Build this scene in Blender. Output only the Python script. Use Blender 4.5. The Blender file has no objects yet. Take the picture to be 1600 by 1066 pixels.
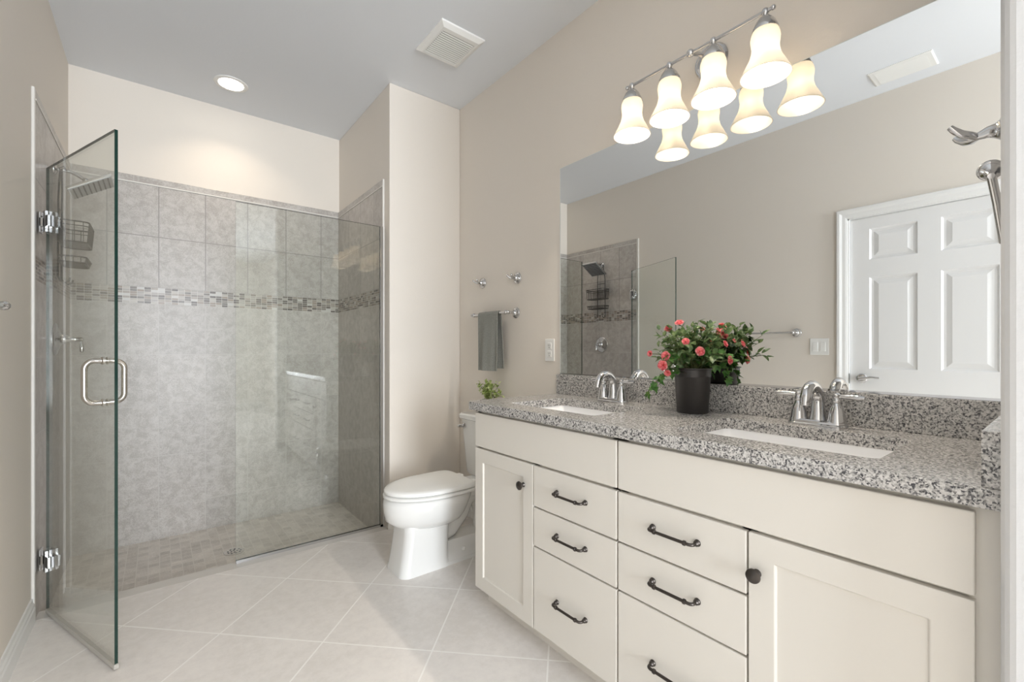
import bpy, bmesh, math, random
from mathutils import Vector, Matrix, Euler
scene = bpy.context.scene
COL = scene.collection
PI = math.pi
rnd = random.Random(7)

# ------------------------------------------------------------------ camera
CAM_H = 1.155
cam_data = bpy.data.cameras.new('camera')
cam_data.sensor_width = 36.0
cam_data.lens = 15.766
cam_data.shift_y = 0.0079
cam_data.clip_start = 0.02
cam = bpy.data.objects.new('camera', cam_data)
COL.objects.link(cam)
cam.location = (0, 0, CAM_H)
cam.rotation_euler = (PI / 2, 0, math.radians(-38.315))
scene.camera = cam

# ------------------------------------------------------------------ world, light, exposure
world = bpy.data.worlds.new('world')
scene.world = world
world.use_nodes = True
bg = world.node_tree.nodes['Background']
bg.inputs['Color'].default_value = (0.86, 0.93, 1.0, 1)
bg.inputs['Strength'].default_value = 2.0
scene.view_settings.view_transform = 'Standard'
scene.view_settings.look = 'None'
scene.view_settings.gamma = 1.0
scene.view_settings.exposure = 0.88
scene.cycles.use_denoising = True
scene.cycles.max_bounces = 14
scene.cycles.diffuse_bounces = 7
scene.cycles.glossy_bounces = 8
scene.cycles.transparent_max_bounces = 16
scene.cycles.transmission_bounces = 8
scene.cycles.sample_clamp_indirect = 6.0
scene.cycles.caustics_reflective = False
scene.cycles.caustics_refractive = False


def area_light(name, loc, rot, sx, sy, power, color):
    l = bpy.data.lights.new(name, 'AREA')
    l.shape = 'RECTANGLE'
    l.size, l.size_y, l.energy, l.color = sx, sy, power, color
    o = bpy.data.objects.new(name, l)
    o.location, o.rotation_euler = loc, rot
    COL.objects.link(o)
    return o


def point_light(name, loc, power, color, radius=0.03):
    l = bpy.data.lights.new(name, 'POINT')
    l.energy, l.color, l.shadow_soft_size = power, color, radius
    o = bpy.data.objects.new(name, l)
    o.location = loc
    COL.objects.link(o)
    return o


# daylight from the window of the adjoining room behind the camera, and an unseen side fill added to brighten the left wall
wl = area_light('window_daylight', (0.20, -4.44, 1.45), (PI / 2, 0, 0), 1.5, 2.3, 80, (0.90, 0.95, 1.0))
wl.data.spread = math.radians(122)
area_light('added_side_fill', (1.66, -2.1, 1.55), (PI / 2, 0, PI / 2), 1.4, 2.0, 5, (0.86, 0.93, 1.0))
# recessed shower downlight
dl = area_light('shower_downlight', (0.371, 3.385, 2.845), (0, 0, 0), 0.12, 0.12, 1.2, (1.0, 0.82, 0.62))
dl.data.shape = 'DISK'
dl.data.spread = math.radians(118)

# ------------------------------------------------------------------ room measures (metres)
XL, XR, XW, XMIR = -0.42, 1.165, 1.692, 1.687
YB, YT, YF, YREAR = 3.7525, 2.737, 0.079, -4.5
XREAR = -1.05         # the room behind the camera is wider
H = 2.863
ZT = 0.918            # worktop height
ZPAN = -0.09          # sunken shower floor


# ------------------------------------------------------------------ materials
def new_mat(name):
    m = bpy.data.materials.new(name)
    m.use_nodes = True
    nt = m.node_tree
    return m, nt, nt.nodes['Principled BSDF']


def simple(name, color, rough=0.5, metal=0.0, spec=0.5, bump=0.0, bscale=200.0, sss=0.0, coat=0.0):
    m, nt, b = new_mat(name)
    b.inputs['Base Color'].default_value = (*color, 1)
    b.inputs['Roughness'].default_value = rough
    b.inputs['Metallic'].default_value = metal
    b.inputs['Specular IOR Level'].default_value = spec
    b.inputs['Coat Weight'].default_value = coat
    if bump:
        tc = nt.nodes.new('ShaderNodeTexCoord')
        n = nt.nodes.new('ShaderNodeTexNoise')
        n.inputs['Scale'].default_value = bscale
        n.inputs['Detail'].default_value = 3
        bp = nt.nodes.new('ShaderNodeBump')
        bp.inputs['Strength'].default_value = bump
        bp.inputs['Distance'].default_value = 0.004
        nt.links.new(tc.outputs['Object'], n.inputs['Vector'])
        nt.links.new(n.outputs['Fac'], bp.inputs['Height'])
        nt.links.new(bp.outputs['Normal'], b.inputs['Normal'])
    return m


def ramp(nt, stops):
    r = nt.nodes.new('ShaderNodeValToRGB')
    el = r.color_ramp.elements
    el[0].position, el[0].color = stops[0][0], (*stops[0][1], 1)
    el[1].position, el[1].color = stops[-1][0], (*stops[-1][1], 1)
    for p, c in stops[1:-1]:
        e = el.new(p)
        e.color = (*c, 1)
    return r


def noise(nt, scale, detail, vec, rough=0.5, dist=0.0):
    n = nt.nodes.new('ShaderNodeTexNoise')
    n.inputs['Scale'].default_value = scale
    n.inputs['Detail'].default_value = detail
    n.inputs['Roughness'].default_value = rough
    n.inputs['Distortion'].default_value = dist
    nt.links.new(vec, n.inputs['Vector'])
    return n


def mixc(nt, a, b, fac, mode='MIX'):
    m = nt.nodes.new('ShaderNodeMix')
    m.data_type = 'RGBA'
    m.blend_type = mode
    for sock, v in ((m.inputs[0], fac), (m.inputs[6], a), (m.inputs[7], b)):
        if hasattr(v, 'links'):
            nt.links.new(v, sock)
        elif isinstance(v, (int, float)):
            sock.default_value = v
        else:
            sock.default_value = (*v, 1)
    return m.outputs[2]


def tile_mat(name, axes, origin, bw, bh, mortar, grout, stops, nscale, rough=0.35, rot=0.0, gdepth=0.25,
             vary=0.06, stone=0.15, offset=0.0, two=None, freq=2):
    """Tiles laid on a plane: axes picks the two object-space axes, origin is a grout crossing."""
    m, nt, b = new_mat(name)
    L = nt.links.new
    tc = nt.nodes.new('ShaderNodeTexCoord')
    sep = nt.nodes.new('ShaderNodeSeparateXYZ')
    L(tc.outputs['Object'], sep.inputs[0])
    comb = nt.nodes.new('ShaderNodeCombineXYZ')
    for i, a in enumerate(axes):
        s = nt.nodes.new('ShaderNodeMath')
        s.operation = 'SUBTRACT'
        s.inputs[1].default_value = origin[i]
        L(sep.outputs['XYZ'.index(a)], s.inputs[0])
        L(s.outputs[0], comb.inputs[i])
    mp = nt.nodes.new('ShaderNodeMapping')
    mp.inputs['Rotation'].default_value = (0, 0, rot)
    L(comb.outputs[0], mp.inputs['Vector'])
    br = nt.nodes.new('ShaderNodeTexBrick')
    br.offset, br.offset_frequency, br.squash = offset, freq, 1.0
    br.inputs['Scale'].default_value = 1.0
    br.inputs['Brick Width'].default_value = bw
    br.inputs['Row Height'].default_value = bh
    br.inputs['Mortar Size'].default_value = mortar
    br.inputs['Mortar Smooth'].default_value = 0.15
    br.inputs['Bias'].default_value = 0.0
    br.inputs['Color1'].default_value = (0, 0, 0, 1)
    br.inputs['Color2'].default_value = (1, 1, 1, 1)
    br.inputs['Mortar'].default_value = (0.5, 0.5, 0.5, 1)
    L(mp.outputs[0], br.inputs['Vector'])
    if two:
        rp = ramp(nt, two)
        rp.color_ramp.interpolation = 'CONSTANT'
        L(br.outputs['Color'], rp.inputs[0])
        col = rp.outputs[0]
        h = None
    else:
        n1 = noise(nt, nscale, 6, tc.outputs['Object'], 0.65, 0.6)
        n2 = noise(nt, nscale * 11, 6, tc.outputs['Object'], 0.7)
        add = nt.nodes.new('ShaderNodeMath')
        add.operation = 'MULTIPLY_ADD'
        add.inputs[1].default_value = 1.2
        L(n2.outputs['Fac'], add.inputs[0])
        L(n1.outputs['Fac'], add.inputs[2])
        off = nt.nodes.new('ShaderNodeMath')
        off.operation = 'SUBTRACT'
        off.inputs[1].default_value = 0.6
        L(add.outputs[0], off.inputs[0])
        rp = ramp(nt, stops)
        L(off.outputs[0], rp.inputs[0])
        tint = mixc(nt, (1 - vary,) * 3, (1 + vary,) * 3, br.outputs['Color'])
        col = mixc(nt, rp.outputs[0], tint, 1.0, 'MULTIPLY')
        h = n2
    final = mixc(nt, col, grout, br.outputs['Fac'])
    L(final, b.inputs['Base Color'])
    b.inputs['Roughness'].default_value = rough
    b1 = nt.nodes.new('ShaderNodeBump')
    b1.invert = True
    b1.inputs['Strength'].default_value = gdepth
    b1.inputs['Distance'].default_value = 0.003
    L(br.outputs['Fac'], b1.inputs['Height'])
    if h:
        b2 = nt.nodes.new('ShaderNodeBump')
        b2.inputs['Strength'].default_value = stone
        b2.inputs['Distance'].default_value = 0.004
        L(h.outputs['Fac'], b2.inputs['Height'])
        L(b1.outputs[0], b2.inputs['Normal'])
        L(b2.outputs[0], b.inputs['Normal'])
    else:
        L(b1.outputs[0], b.inputs['Normal'])
    return m


def granite():
    m, nt, b = new_mat('granite')
    L = nt.links.new
    tc = nt.nodes.new('ShaderNodeTexCoord')
    v = nt.nodes.new('ShaderNodeTexVoronoi')
    v.inputs['Scale'].default_value = 300
    n0 = noise(nt, 60, 3, tc.outputs['Object'])
    vec = mixc(nt, tc.outputs['Object'], n0.outputs['Color'], 0.008)
    L(vec, v.inputs['Vector'])
    sc = nt.nodes.new('ShaderNodeSeparateColor')
    L(v.outputs['Color'], sc.inputs[0])
    n1 = noise(nt, 140, 4, tc.outputs['Object'], 0.6)
    a = nt.nodes.new('ShaderNodeMath')
    a.operation = 'MULTIPLY_ADD'
    a.inputs[1].default_value = 0.42
    L(sc.outputs[0], a.inputs[0])
    s = nt.nodes.new('ShaderNodeMath')
    s.operation = 'MULTIPLY'
    s.inputs[1].default_value = 0.95
    L(n1.outputs['Fac'], s.inputs[0])
    L(s.outputs[0], a.inputs[2])
    r = ramp(nt, [(0.0, (0.02, 0.02, 0.025)), (0.46, (0.05, 0.05, 0.055)), (0.55, (0.17, 0.165, 0.165)),
                  (0.64, (0.34, 0.33, 0.315)), (0.76, (0.52, 0.505, 0.485)), (1.0, (0.68, 0.66, 0.64))])
    L(a.outputs[0], r.inputs[0])
    L(r.outputs[0], b.inputs['Base Color'])
    b.inputs['Roughness'].default_value = 0.2
    return m


def glass_mat(name, tint, extra=0.0):
    m, nt, b = new_mat(name)
    nt.nodes.remove(b)
    out = nt.nodes['Material Output']
    tr = nt.nodes.new('ShaderNodeBsdfTransparent')
    tr.inputs[0].default_value = (*tint, 1)
    gl = nt.nodes.new('ShaderNodeBsdfGlossy')
    gl.inputs['Roughness'].default_value = 0.0
    gl.inputs['Color'].default_value = (1, 1, 1, 1)
    lw = nt.nodes.new('ShaderNodeLayerWeight')
    lw.inputs['Blend'].default_value = 0.5
    p = nt.nodes.new('ShaderNodeMath')
    p.operation = 'POWER'
    p.inputs[1].default_value = 5.0
    nt.links.new(lw.outputs['Facing'], p.inputs[0])
    q = nt.nodes.new('ShaderNodeMath')
    q.operation = 'MULTIPLY_ADD'
    q.inputs[1].default_value = 0.955
    q.inputs[2].default_value = 0.045
    nt.links.new(p.outputs[0], q.inputs[0])
    mx = nt.nodes.new('ShaderNodeMixShader')
    nt.links.new(q.outputs[0], mx.inputs[0])
    nt.links.new(tr.outputs[0], mx.inputs[1])
    nt.links.new(gl.outputs[0], mx.inputs[2])
    nt.links.new(mx.outputs[0], out.inputs['Surface'])
    return m


def emit_mat(name, color, strength):
    m, nt, b = new_mat(name)
    b.inputs['Base Color'].default_value = (*color, 1)
    b.inputs['Emission Color'].default_value = (*color, 1)
    b.inputs['Emission Strength'].default_value = strength
    return m


def shade_mat():
    m, nt, b = new_mat('frosted_shade_glass')
    nt.nodes.remove(b)
    out = nt.nodes['Material Output']
    d = nt.nodes.new('ShaderNodeBsdfDiffuse')
    d.inputs[0].default_value = (0.50, 0.475, 0.43, 1)
    t = nt.nodes.new('ShaderNodeBsdfTranslucent')
    t.inputs[0].default_value = (0.66, 0.62, 0.55, 1)
    g = nt.nodes.new('ShaderNodeBsdfGlossy')
    g.inputs['Roughness'].default_value = 0.2
    e = nt.nodes.new('ShaderNodeEmission')
    e.inputs[0].default_value = (1.0, 0.87, 0.70, 1)
    e.inputs[1].default_value = 0.15
    m1 = nt.nodes.new('ShaderNodeMixShader')
    m1.inputs[0].default_value = 0.5
    m2 = nt.nodes.new('ShaderNodeMixShader')
    m2.inputs[0].default_value = 0.05
    ad = nt.nodes.new('ShaderNodeAddShader')
    L = nt.links.new
    L(d.outputs[0], m1.inputs[1]); L(t.outputs[0], m1.inputs[2])
    L(m1.outputs[0], m2.inputs[1]); L(g.outputs[0], m2.inputs[2])
    L(m2.outputs[0], ad.inputs[0]); L(e.outputs[0], ad.inputs[1])
    L(ad.outputs[0], out.inputs['Surface'])
    return m


def thin(nt, b, fac):
    t = nt.nodes.new('ShaderNodeBsdfTranslucent')
    src = b.inputs['Base Color'].links[0].from_socket
    nt.links.new(src, t.inputs[0])
    mx = nt.nodes.new('ShaderNodeMixShader')
    mx.inputs[0].default_value = fac
    nt.links.new(b.outputs[0], mx.inputs[1])
    nt.links.new(t.outputs[0], mx.inputs[2])
    nt.links.new(mx.outputs[0], nt.nodes['Material Output'].inputs['Surface'])


def leaf_mat(name, stops, scale=60):
    m, nt, b = new_mat(name)
    tc = nt.nodes.new('ShaderNodeTexCoord')
    n = noise(nt, scale, 2, tc.outputs['Object'])
    r = ramp(nt, stops)
    nt.links.new(n.outputs['Fac'], r.inputs[0])
    nt.links.new(r.outputs[0], b.inputs['Base Color'])
    b.inputs['Roughness'].default_value = 0.45
    thin(nt, b, 0.35)
    return m


def petal_mat():
    m, nt, b = new_mat('rose_petal')
    tc = nt.nodes.new('ShaderNodeTexCoord')
    n = noise(nt, 130, 2, tc.outputs['Object'])
    r = ramp(nt, [(0.3, (0.84, 0.13, 0.19)), (0.50, (0.95, 0.30, 0.32)), (0.68, (0.98, 0.56, 0.55))])
    nt.links.new(n.outputs['Fac'], r.inputs[0])
    nt.links.new(r.outputs[0], b.inputs['Base Color'])
    b.inputs['Roughness'].default_value = 0.5
    thin(nt, b, 0.45)
    return m


def towel_mat():
    m, nt, b = new_mat('grey_terry')
    tc = nt.nodes.new('ShaderNodeTexCoord')
    n = noise(nt, 300, 3, tc.outputs['Object'], 0.7)
    r = ramp(nt, [(0.3, (0.16, 0.165, 0.15)), (0.7, (0.36, 0.365, 0.335))])
    nt.links.new(n.outputs['Fac'], r.inputs[0])
    nt.links.new(r.outputs[0], b.inputs['Base Color'])
    b.inputs['Roughness'].default_value = 0.95
    bp = nt.nodes.new('ShaderNodeBump')
    bp.inputs['Strength'].default_value = 0.8
    bp.inputs['Distance'].default_value = 0.004
    nt.links.new(n.outputs['Fac'], bp.inputs['Height'])
    nt.links.new(bp.outputs[0], b.inputs['Normal'])
    return m


STONE = [(0.36, (0.375, 0.345, 0.32)), (0.5, (0.445, 0.42, 0.395)), (0.64, (0.515, 0.49, 0.465))]
PAVE = [(0.25, (0.52, 0.49, 0.455)), (0.5, (0.62, 0.59, 0.555)), (0.7, (0.70, 0.67, 0.635))]
FLOORC = [(0.30, (0.70, 0.665, 0.63)), (0.5, (0.745, 0.71, 0.68)), (0.7, (0.78, 0.745, 0.71))]
MOS = [(0.0, (0.085, 0.065, 0.055)), (0.14, (0.34, 0.315, 0.29)), (0.28, (0.26, 0.21, 0.17)), (0.42, (0.14, 0.12, 0.105)),
       (0.54, (0.40, 0.37, 0.335)), (0.68, (0.19, 0.165, 0.145)), (0.80, (0.30, 0.26, 0.22)), (0.93, (0.50, 0.49, 0.47))]
GROUT = (0.50, 0.475, 0.44)
ZM0, ZM1, ZB0, ZB1 = 1.450, 1.5555, 2.2195, 2.268      # mosaic band, top border
M = dict(
    wall=simple('beige_wall_paint', (0.735, 0.685, 0.622), 0.75, bump=0.10, bscale=110),
    ceil=simple('white_ceiling_paint', (0.74, 0.765, 0.80), 0.85, bump=0.1, bscale=90),
    trim=simple('white_trim_paint', (0.82, 0.82, 0.81), 0.4),
    door=simple('white_door_paint', (0.80, 0.80, 0.80), 0.45, bump=0.06, bscale=140),
    jamb=simple('pale_grey_plaster', (0.60, 0.60, 0.60), 0.7, bump=0.12, bscale=110),
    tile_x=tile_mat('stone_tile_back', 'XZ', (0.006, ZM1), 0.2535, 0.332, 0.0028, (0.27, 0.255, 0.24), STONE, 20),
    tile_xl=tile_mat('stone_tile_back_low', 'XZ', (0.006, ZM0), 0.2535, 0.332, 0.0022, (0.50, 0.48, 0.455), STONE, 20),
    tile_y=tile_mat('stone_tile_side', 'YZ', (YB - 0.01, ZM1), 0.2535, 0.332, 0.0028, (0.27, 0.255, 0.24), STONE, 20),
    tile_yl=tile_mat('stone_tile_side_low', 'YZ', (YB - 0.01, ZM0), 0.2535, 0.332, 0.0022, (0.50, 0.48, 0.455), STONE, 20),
    mos_x=tile_mat('glass_mosaic_back', 'XZ', (-0.42, ZM0), 0.0352, 0.01507, 0.0010, (0.62, 0.60, 0.57), None, 1, 0.34, two=MOS),
    mos_y=tile_mat('glass_mosaic_side', 'YZ', (YB, ZM0), 0.0352, 0.01507, 0.0010, (0.62, 0.60, 0.57), None, 1, 0.34, two=MOS),
    border_x=tile_mat('border_tile_back', 'XZ', (-0.12, ZB0 + 0.008), 0.30, 0.09, 0.0015, GROUT, STONE, 9),
    border_y=tile_mat('border_tile_side', 'YZ', (YB, ZB0 + 0.008), 0.30, 0.09, 0.0015, GROUT, STONE, 9),
    liner=simple('white_tile_trim', (0.70, 0.68, 0.64), 0.35),
    pan=tile_mat('shower_floor_mosaic', 'XY', (0.37, 3.28), 0.0515, 0.0515, 0.0020, (0.70, 0.675, 0.64), PAVE, 13, 0.5, vary=0.12),
    floor=tile_mat('diagonal_floor_tile', 'XY', (0.511, 2.475), 0.4427, 0.4427, 0.0034, (0.88, 0.86, 0.83), FLOORC, 2.2, 0.28,
                   rot=PI / 4, gdepth=0.15, vary=0.02, stone=0.02),
    curb=simple('cream_threshold_stone', (0.60, 0.575, 0.54), 0.35),
    granite=granite(),
    cab=simple('cream_cabinet_paint', (0.70, 0.67, 0.615), 0.42),
    bronze=simple('dark_bronze', (0.085, 0.075, 0.068), 0.32, metal=0.9),
    chrome=simple('polished_chrome', (0.62, 0.62, 0.625), 0.07, metal=1.0),
    nickel=simple('brushed_nickel', (0.62, 0.59, 0.55), 0.2, metal=1.0),
    porcelain=simple('white_porcelain', (0.76, 0.76, 0.745), 0.10),
    basin=simple('white_basin_glaze', (0.93, 0.93, 0.935), 0.1),
    plastic=simple('white_plastic', (0.82, 0.82, 0.80), 0.35),
    slot=simple('dark_slot', (0.03, 0.03, 0.03), 0.6),
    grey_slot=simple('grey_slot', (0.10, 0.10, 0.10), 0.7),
    glass=glass_mat('clear_shower_glass', (0.948, 0.960, 0.942)),
    glass_edge=simple('green_glass_edge', (0.012, 0.035, 0.028), 0.08),
    mirror=simple('silvered_mirror', (0.88, 0.89, 0.88), 0.0, metal=1.0),
    mirror_edge=simple('ground_mirror_edge', (0.75, 0.78, 0.76), 0.2),
    shade=shade_mat(),
    bulb=emit_mat('bulb_glow', (1.0, 0.90, 0.74), 9.0),
    lamp_lens=emit_mat('downlight_lens', (1.0, 0.95, 0.86), 8.0),
    towel=towel_mat(),
    towel_band=simple('woven_towel_band', (0.30, 0.30, 0.285), 0.8),
    pot=simple('black_pot_glaze', (0.022, 0.019, 0.018), 0.38),
    soil=simple('dark_soil', (0.03, 0.022, 0.016), 0.95),
    leaf=leaf_mat('rose_leaf', [(0.3, (0.05, 0.10, 0.04)), (0.5, (0.12, 0.20, 0.075)), (0.72, (0.31, 0.38, 0.18))]),
    ivy=leaf_mat('ivy_leaf', [(0.3, (0.045, 0.14, 0.03)), (0.55, (0.10, 0.25, 0.05)), (0.75, (0.22, 0.36, 0.10))]),
    stem=leaf_mat('green_stem', [(0.3, (0.14, 0.17, 0.05)), (0.7, (0.22, 0.25, 0.10))]),
    petal=petal_mat(),
    sepal=simple('sepal_green', (0.10, 0.18, 0.05), 0.5),
    succulent=leaf_mat('pale_green_leaf', [(0.3, (0.16, 0.25, 0.06)), (0.48, (0.42, 0.52, 0.18)), (0.68, (0.70, 0.75, 0.42))], 45),
    wire=simple('dark_wire', (0.075, 0.07, 0.065), 0.4, metal=0.5),
    grey_plate=simple('grey_shower_face', (0.30, 0.31, 0.32), 0.3, metal=0.6),
    gravel=simple('white_ceramic_pot', (0.75, 0.74, 0.70), 0.3),
)


# ------------------------------------------------------------------ mesh building
class MB:
    def __init__(self):
        self.bm = bmesh.new()
        self.mi = 0

    def face(self, vs):
        try:
            f = self.bm.faces.new(vs)
            f.material_index = self.mi
            return f
        except ValueError:
            return None

    def box(self, a, b, mtx=None):
        (x0, y0, z0), (x1, y1, z1) = a, b
        x0, x1 = min(x0, x1), max(x0, x1)
        y0, y1 = min(y0, y1), max(y0, y1)
        z0, z1 = min(z0, z1), max(z0, z1)
        c = [(x0, y0, z0), (x1, y0, z0), (x1, y1, z0), (x0, y1, z0), (x0, y0, z1), (x1, y0, z1), (x1, y1, z1), (x0, y1, z1)]
        v = [self.bm.verts.new(mtx @ Vector(p) if mtx else p) for p in c]
        for q in ((3, 2, 1, 0), (4, 5, 6, 7), (0, 1, 5, 4), (1, 2, 6, 5), (2, 3, 7, 6), (3, 0, 4, 7)):
            self.face([v[i] for i in q])
        return self

    def quad(self, *pts):
        self.face([self.bm.verts.new(p) for p in pts])
        return self

    def loft(self, rings, cap=True, closed=True):
        R = [[self.bm.verts.new(p) for p in r] for r in rings]
        n = len(R[0])
        for a, b in zip(R, R[1:]):
            for i in range(n if closed else n - 1):
                j = (i + 1) % n
                self.face([a[i], a[j], b[j], b[i]])
        if cap:
            self.face(list(reversed(R[0])))
            self.face(R[-1])
        return self

    def tube(self, path, r, seg=12, cap=True):
        P = [Vector(p) for p in path]
        rr = r if isinstance(r, (list, tuple)) else [r] * len(P)
        T = []
        for i in range(len(P)):
            t = P[min(i + 1, len(P) - 1)] - P[max(i - 1, 0)]
            T.append(t.normalized())
        up = Vector((0, 0, 1)) if abs(T[0].z) < 0.9 else Vector((1, 0, 0))
        u = (up - T[0] * up.dot(T[0])).normalized()
        rings = []
        for p, t, q in zip(P, T, rr):
            u = (u - t * u.dot(t)).normalized()
            w = t.cross(u)
            rings.append([p + (u * math.cos(a) + w * math.sin(a)) * q for a in (2 * PI * k / seg for k in range(seg))])
        return self.loft(rings, cap)

    def lathe(self, prof, origin=(0, 0, 0), axis=(0, 0, 1), seg=24, cap=True):
        """prof: list of (radius, distance along axis)."""
        o, ax = Vector(origin), Vector(axis).normalized()
        up = Vector((0, 0, 1)) if abs(ax.z) < 0.9 else Vector((1, 0, 0))
        u = (up - ax * up.dot(ax)).normalized()
        w = ax.cross(u)
        rings = []
        for r, h in prof:
            rings.append([o + ax * h + (u * math.cos(a) + w * math.sin(a)) * max(r, 1e-5) for a in (2 * PI * k / seg for k in range(seg))])
        return self.loft(rings, cap)

    def sphere(self, c, r, seg=14, rings=8, sc=(1, 1, 1)):
        n = rings
        R = []
        for i in range(n + 1):
            t = PI * i / n
            rr, z = math.sin(t) * r, -math.cos(t) * r
            R.append([(c[0] + max(rr, 1e-5) * math.cos(a) * sc[0], c[1] + max(rr, 1e-5) * math.sin(a) * sc[1], c[2] + z * sc[2])
                      for a in (2 * PI * k / seg for k in range(seg))])
        return self.loft(R)


ORIGIN = {}


def build(name, mb, mats, parent=None, loc=None, smooth=None, bevel=0.0, bseg=2, subsurf=0, label=None, kind=None):
    """Link one mesh object; vertices are given in world space and moved into the object's own space."""
    bm = mb.bm
    bmesh.ops.remove_doubles(bm, verts=bm.verts, dist=1e-6)
    bmesh.ops.recalc_face_normals(bm, faces=bm.faces)
    me = bpy.data.meshes.new(name)
    o = bpy.data.objects.new(name, me)
    po = ORIGIN.get(parent.name, Vector((0, 0, 0))) if parent else Vector((0, 0, 0))
    wo = Vector(loc) if loc is not None else (po if parent else Vector((0, 0, 0)))
    if wo.length:
        bmesh.ops.translate(bm, verts=bm.verts, vec=-wo)
    bm.to_mesh(me)
    bm.free()
    for m in (mats if isinstance(mats, (list, tuple)) else [mats]):
        me.materials.append(m)
    COL.objects.link(o)
    if parent:
        o.parent = parent
    o.location = wo - po
    ORIGIN[o.name] = wo
    if smooth is not None:
        for p in me.polygons:
            p.use_smooth = True
        ang = math.radians(smooth)
        bm2 = bmesh.new()
        bm2.from_mesh(me)
        for e in bm2.edges:
            if len(e.link_faces) == 2 and e.calc_face_angle(0) > ang:
                e.smooth = False
        bm2.to_mesh(me)
        bm2.free()
    if bevel:
        md = o.modifiers.new('bevel', 'BEVEL')
        md.width, md.segments, md.limit_method, md.angle_limit = bevel, bseg, 'ANGLE', math.radians(35)
        md.harden_normals = False
    if subsurf:
        md = o.modifiers.new('subsurf', 'SUBSURF')
        md.levels = md.render_levels = subsurf
    if label:
        o['label'] = label
    if kind:
        o['kind'] = kind
    return o


def struct(name, mb, mats, parent=None, **k):
    return build(name, mb, mats, parent, kind=None if parent else 'structure', **k)


def thing(name, loc, label, cat, group=None):
    o = bpy.data.objects.new(name, None)
    o.empty_display_size = 0.05
    COL.objects.link(o)
    o.location = loc
    ORIGIN[o.name] = Vector(loc)
    o['label'], o['category'] = label, cat
    if group:
        o['group'] = group
    return o


def tag(o, label, cat, group=None):
    o['label'], o['category'] = label, cat
    if group:
        o['group'] = group
    return o


def copy_tree(o, parent=None, delta=None):
    c = o.copy()
    COL.objects.link(c)
    if parent:
        c.parent = parent
    if delta is not None:
        c.location = o.location + Vector(delta)
    for ch in list(o.children):
        copy_tree(ch, c)
    return c


def arc(c, r, a0, a1, n, ux, uy):
    c, ux, uy = Vector(c), Vector(ux), Vector(uy)
    return [c + ux * (r * math.cos(a0 + (a1 - a0) * i / n)) + uy * (r * math.sin(a0 + (a1 - a0) * i / n)) for i in range(n + 1)]


# ================================================================== SETTING
mb = MB()
mb.box((XREAR - 0.1, YREAR - 0.1, -0.05), (XW + 0.1, 2.752, 0))
struct('floor', mb, M['floor'])
mb = MB()
mb.box((XL - 0.1, 2.86, ZPAN - 0.05), (XR + 0.05, YB + 0.1, ZPAN))
struct('floor_shower', mb, M['pan'])
mb = MB()
mb.box((XL, 2.752, -0.12), (XR + 0.002, 2.838, 0.0))
struct('trim_threshold', mb, M['curb'], bevel=0.003)
mb = MB()
mb.box((XREAR - 0.1, YREAR - 0.1, H), (XW + 0.1, YB + 0.1, H + 0.1))
struct('ceiling', mb, M['ceil'])
DY0, DY1, DZ = 0.165, 1.008, 2.066          # opening of the closed door in the left wall
mb = MB()
mb.box((XL - 0.12, -0.12, -0.12), (XL, DY0, H))
mb.box((XL - 0.12, DY1, -0.12), (XL, YB + 0.1, H))
mb.box((XL - 0.12, DY0, DZ), (XL, DY1, H))
struct('wall_left', mb, M['wall'])
mb = MB()
mb.box((XL - 0.12, YB, -0.15), (XR + 0.05, YB + 0.1, H))
struct('wall_back', mb, M['wall'])
mb = MB()
mb.box((XW, -1.3, -0.05), (XW + 0.1, YB + 0.1, H))
mb.box((XW, YREAR - 0.1, -0.05), (XW + 0.1, -2.9, H))
mb.box((XW, -2.9, -0.05), (XW + 0.1, -1.3, 0.5))
mb.box((XW, -2.9, 2.6), (XW + 0.1, -1.3, H))
struct('wall_right', mb, M['wall'])
mb = MB()
mb.box((XR, YT, -0.12), (XW, YB + 0.1, H))
struct('wall_alcove', mb, M['wall'], bevel=0.006, bseg=3)
mb = MB()
mb.box((1.05, -0.045, 0), (XW, YF, H))
struct('wall_front', mb, M['jamb'], bevel=0.018, bseg=4)
mb = MB()
WX0, WX1, WZ0, WZ1 = -0.55, 0.95, 0.25, 2.60
mb.box((XREAR, YREAR - 0.1, 0), (WX0, YREAR, H))
mb.box((WX1, YREAR - 0.1, 0), (XW, YREAR, H))
mb.box((WX0, YREAR - 0.1, 0), (WX1, YREAR, WZ0))
mb.box((WX0, YREAR - 0.1, WZ1), (WX1, YREAR, H))
struct('wall_rear', mb, M['wall'])
mb = MB(); mb.box((XREAR - 0.1, YREAR - 0.1, 0), (XREAR, 0, H)); struct('wall_rear_left', mb, M['wall'])
mb = MB(); mb.box((XREAR, -0.12, 0), (XL - 0.12, 0, H)); struct('wall_front_left', mb, M['wall'])
mb = MB()
for a, b in (((WX0, WZ0), (WX1, WZ0 + 0.05)), ((WX0, WZ1 - 0.05), (WX1, WZ1)), ((WX0, WZ0), (WX0 + 0.05, WZ1)),
             ((WX1 - 0.05, WZ0), (WX1, WZ1)), ((0.18, WZ0), (0.22, WZ1))):
    mb.box((a[0], YREAR - 0.07, a[1]), (b[0], YREAR - 0.03, b[1]))
struct('window_1', mb, M['trim'])
mb = MB()
for a, b in (((-2.9, 0.5), (-1.3, 0.55)), ((-2.9, 2.55), (-1.3, 2.6)), ((-2.9, 0.5), (-2.85, 2.6)), ((-1.35, 0.5), (-1.3, 2.6)), ((-2.12, 0.5), (-2.08, 2.6))):
    mb.box((XW + 0.03, a[0], a[1]), (XW + 0.07, b[0], b[1]))
struct('window_added_side', mb, M['trim'])  # unseen window frame, made up to carry the added side fill


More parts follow.
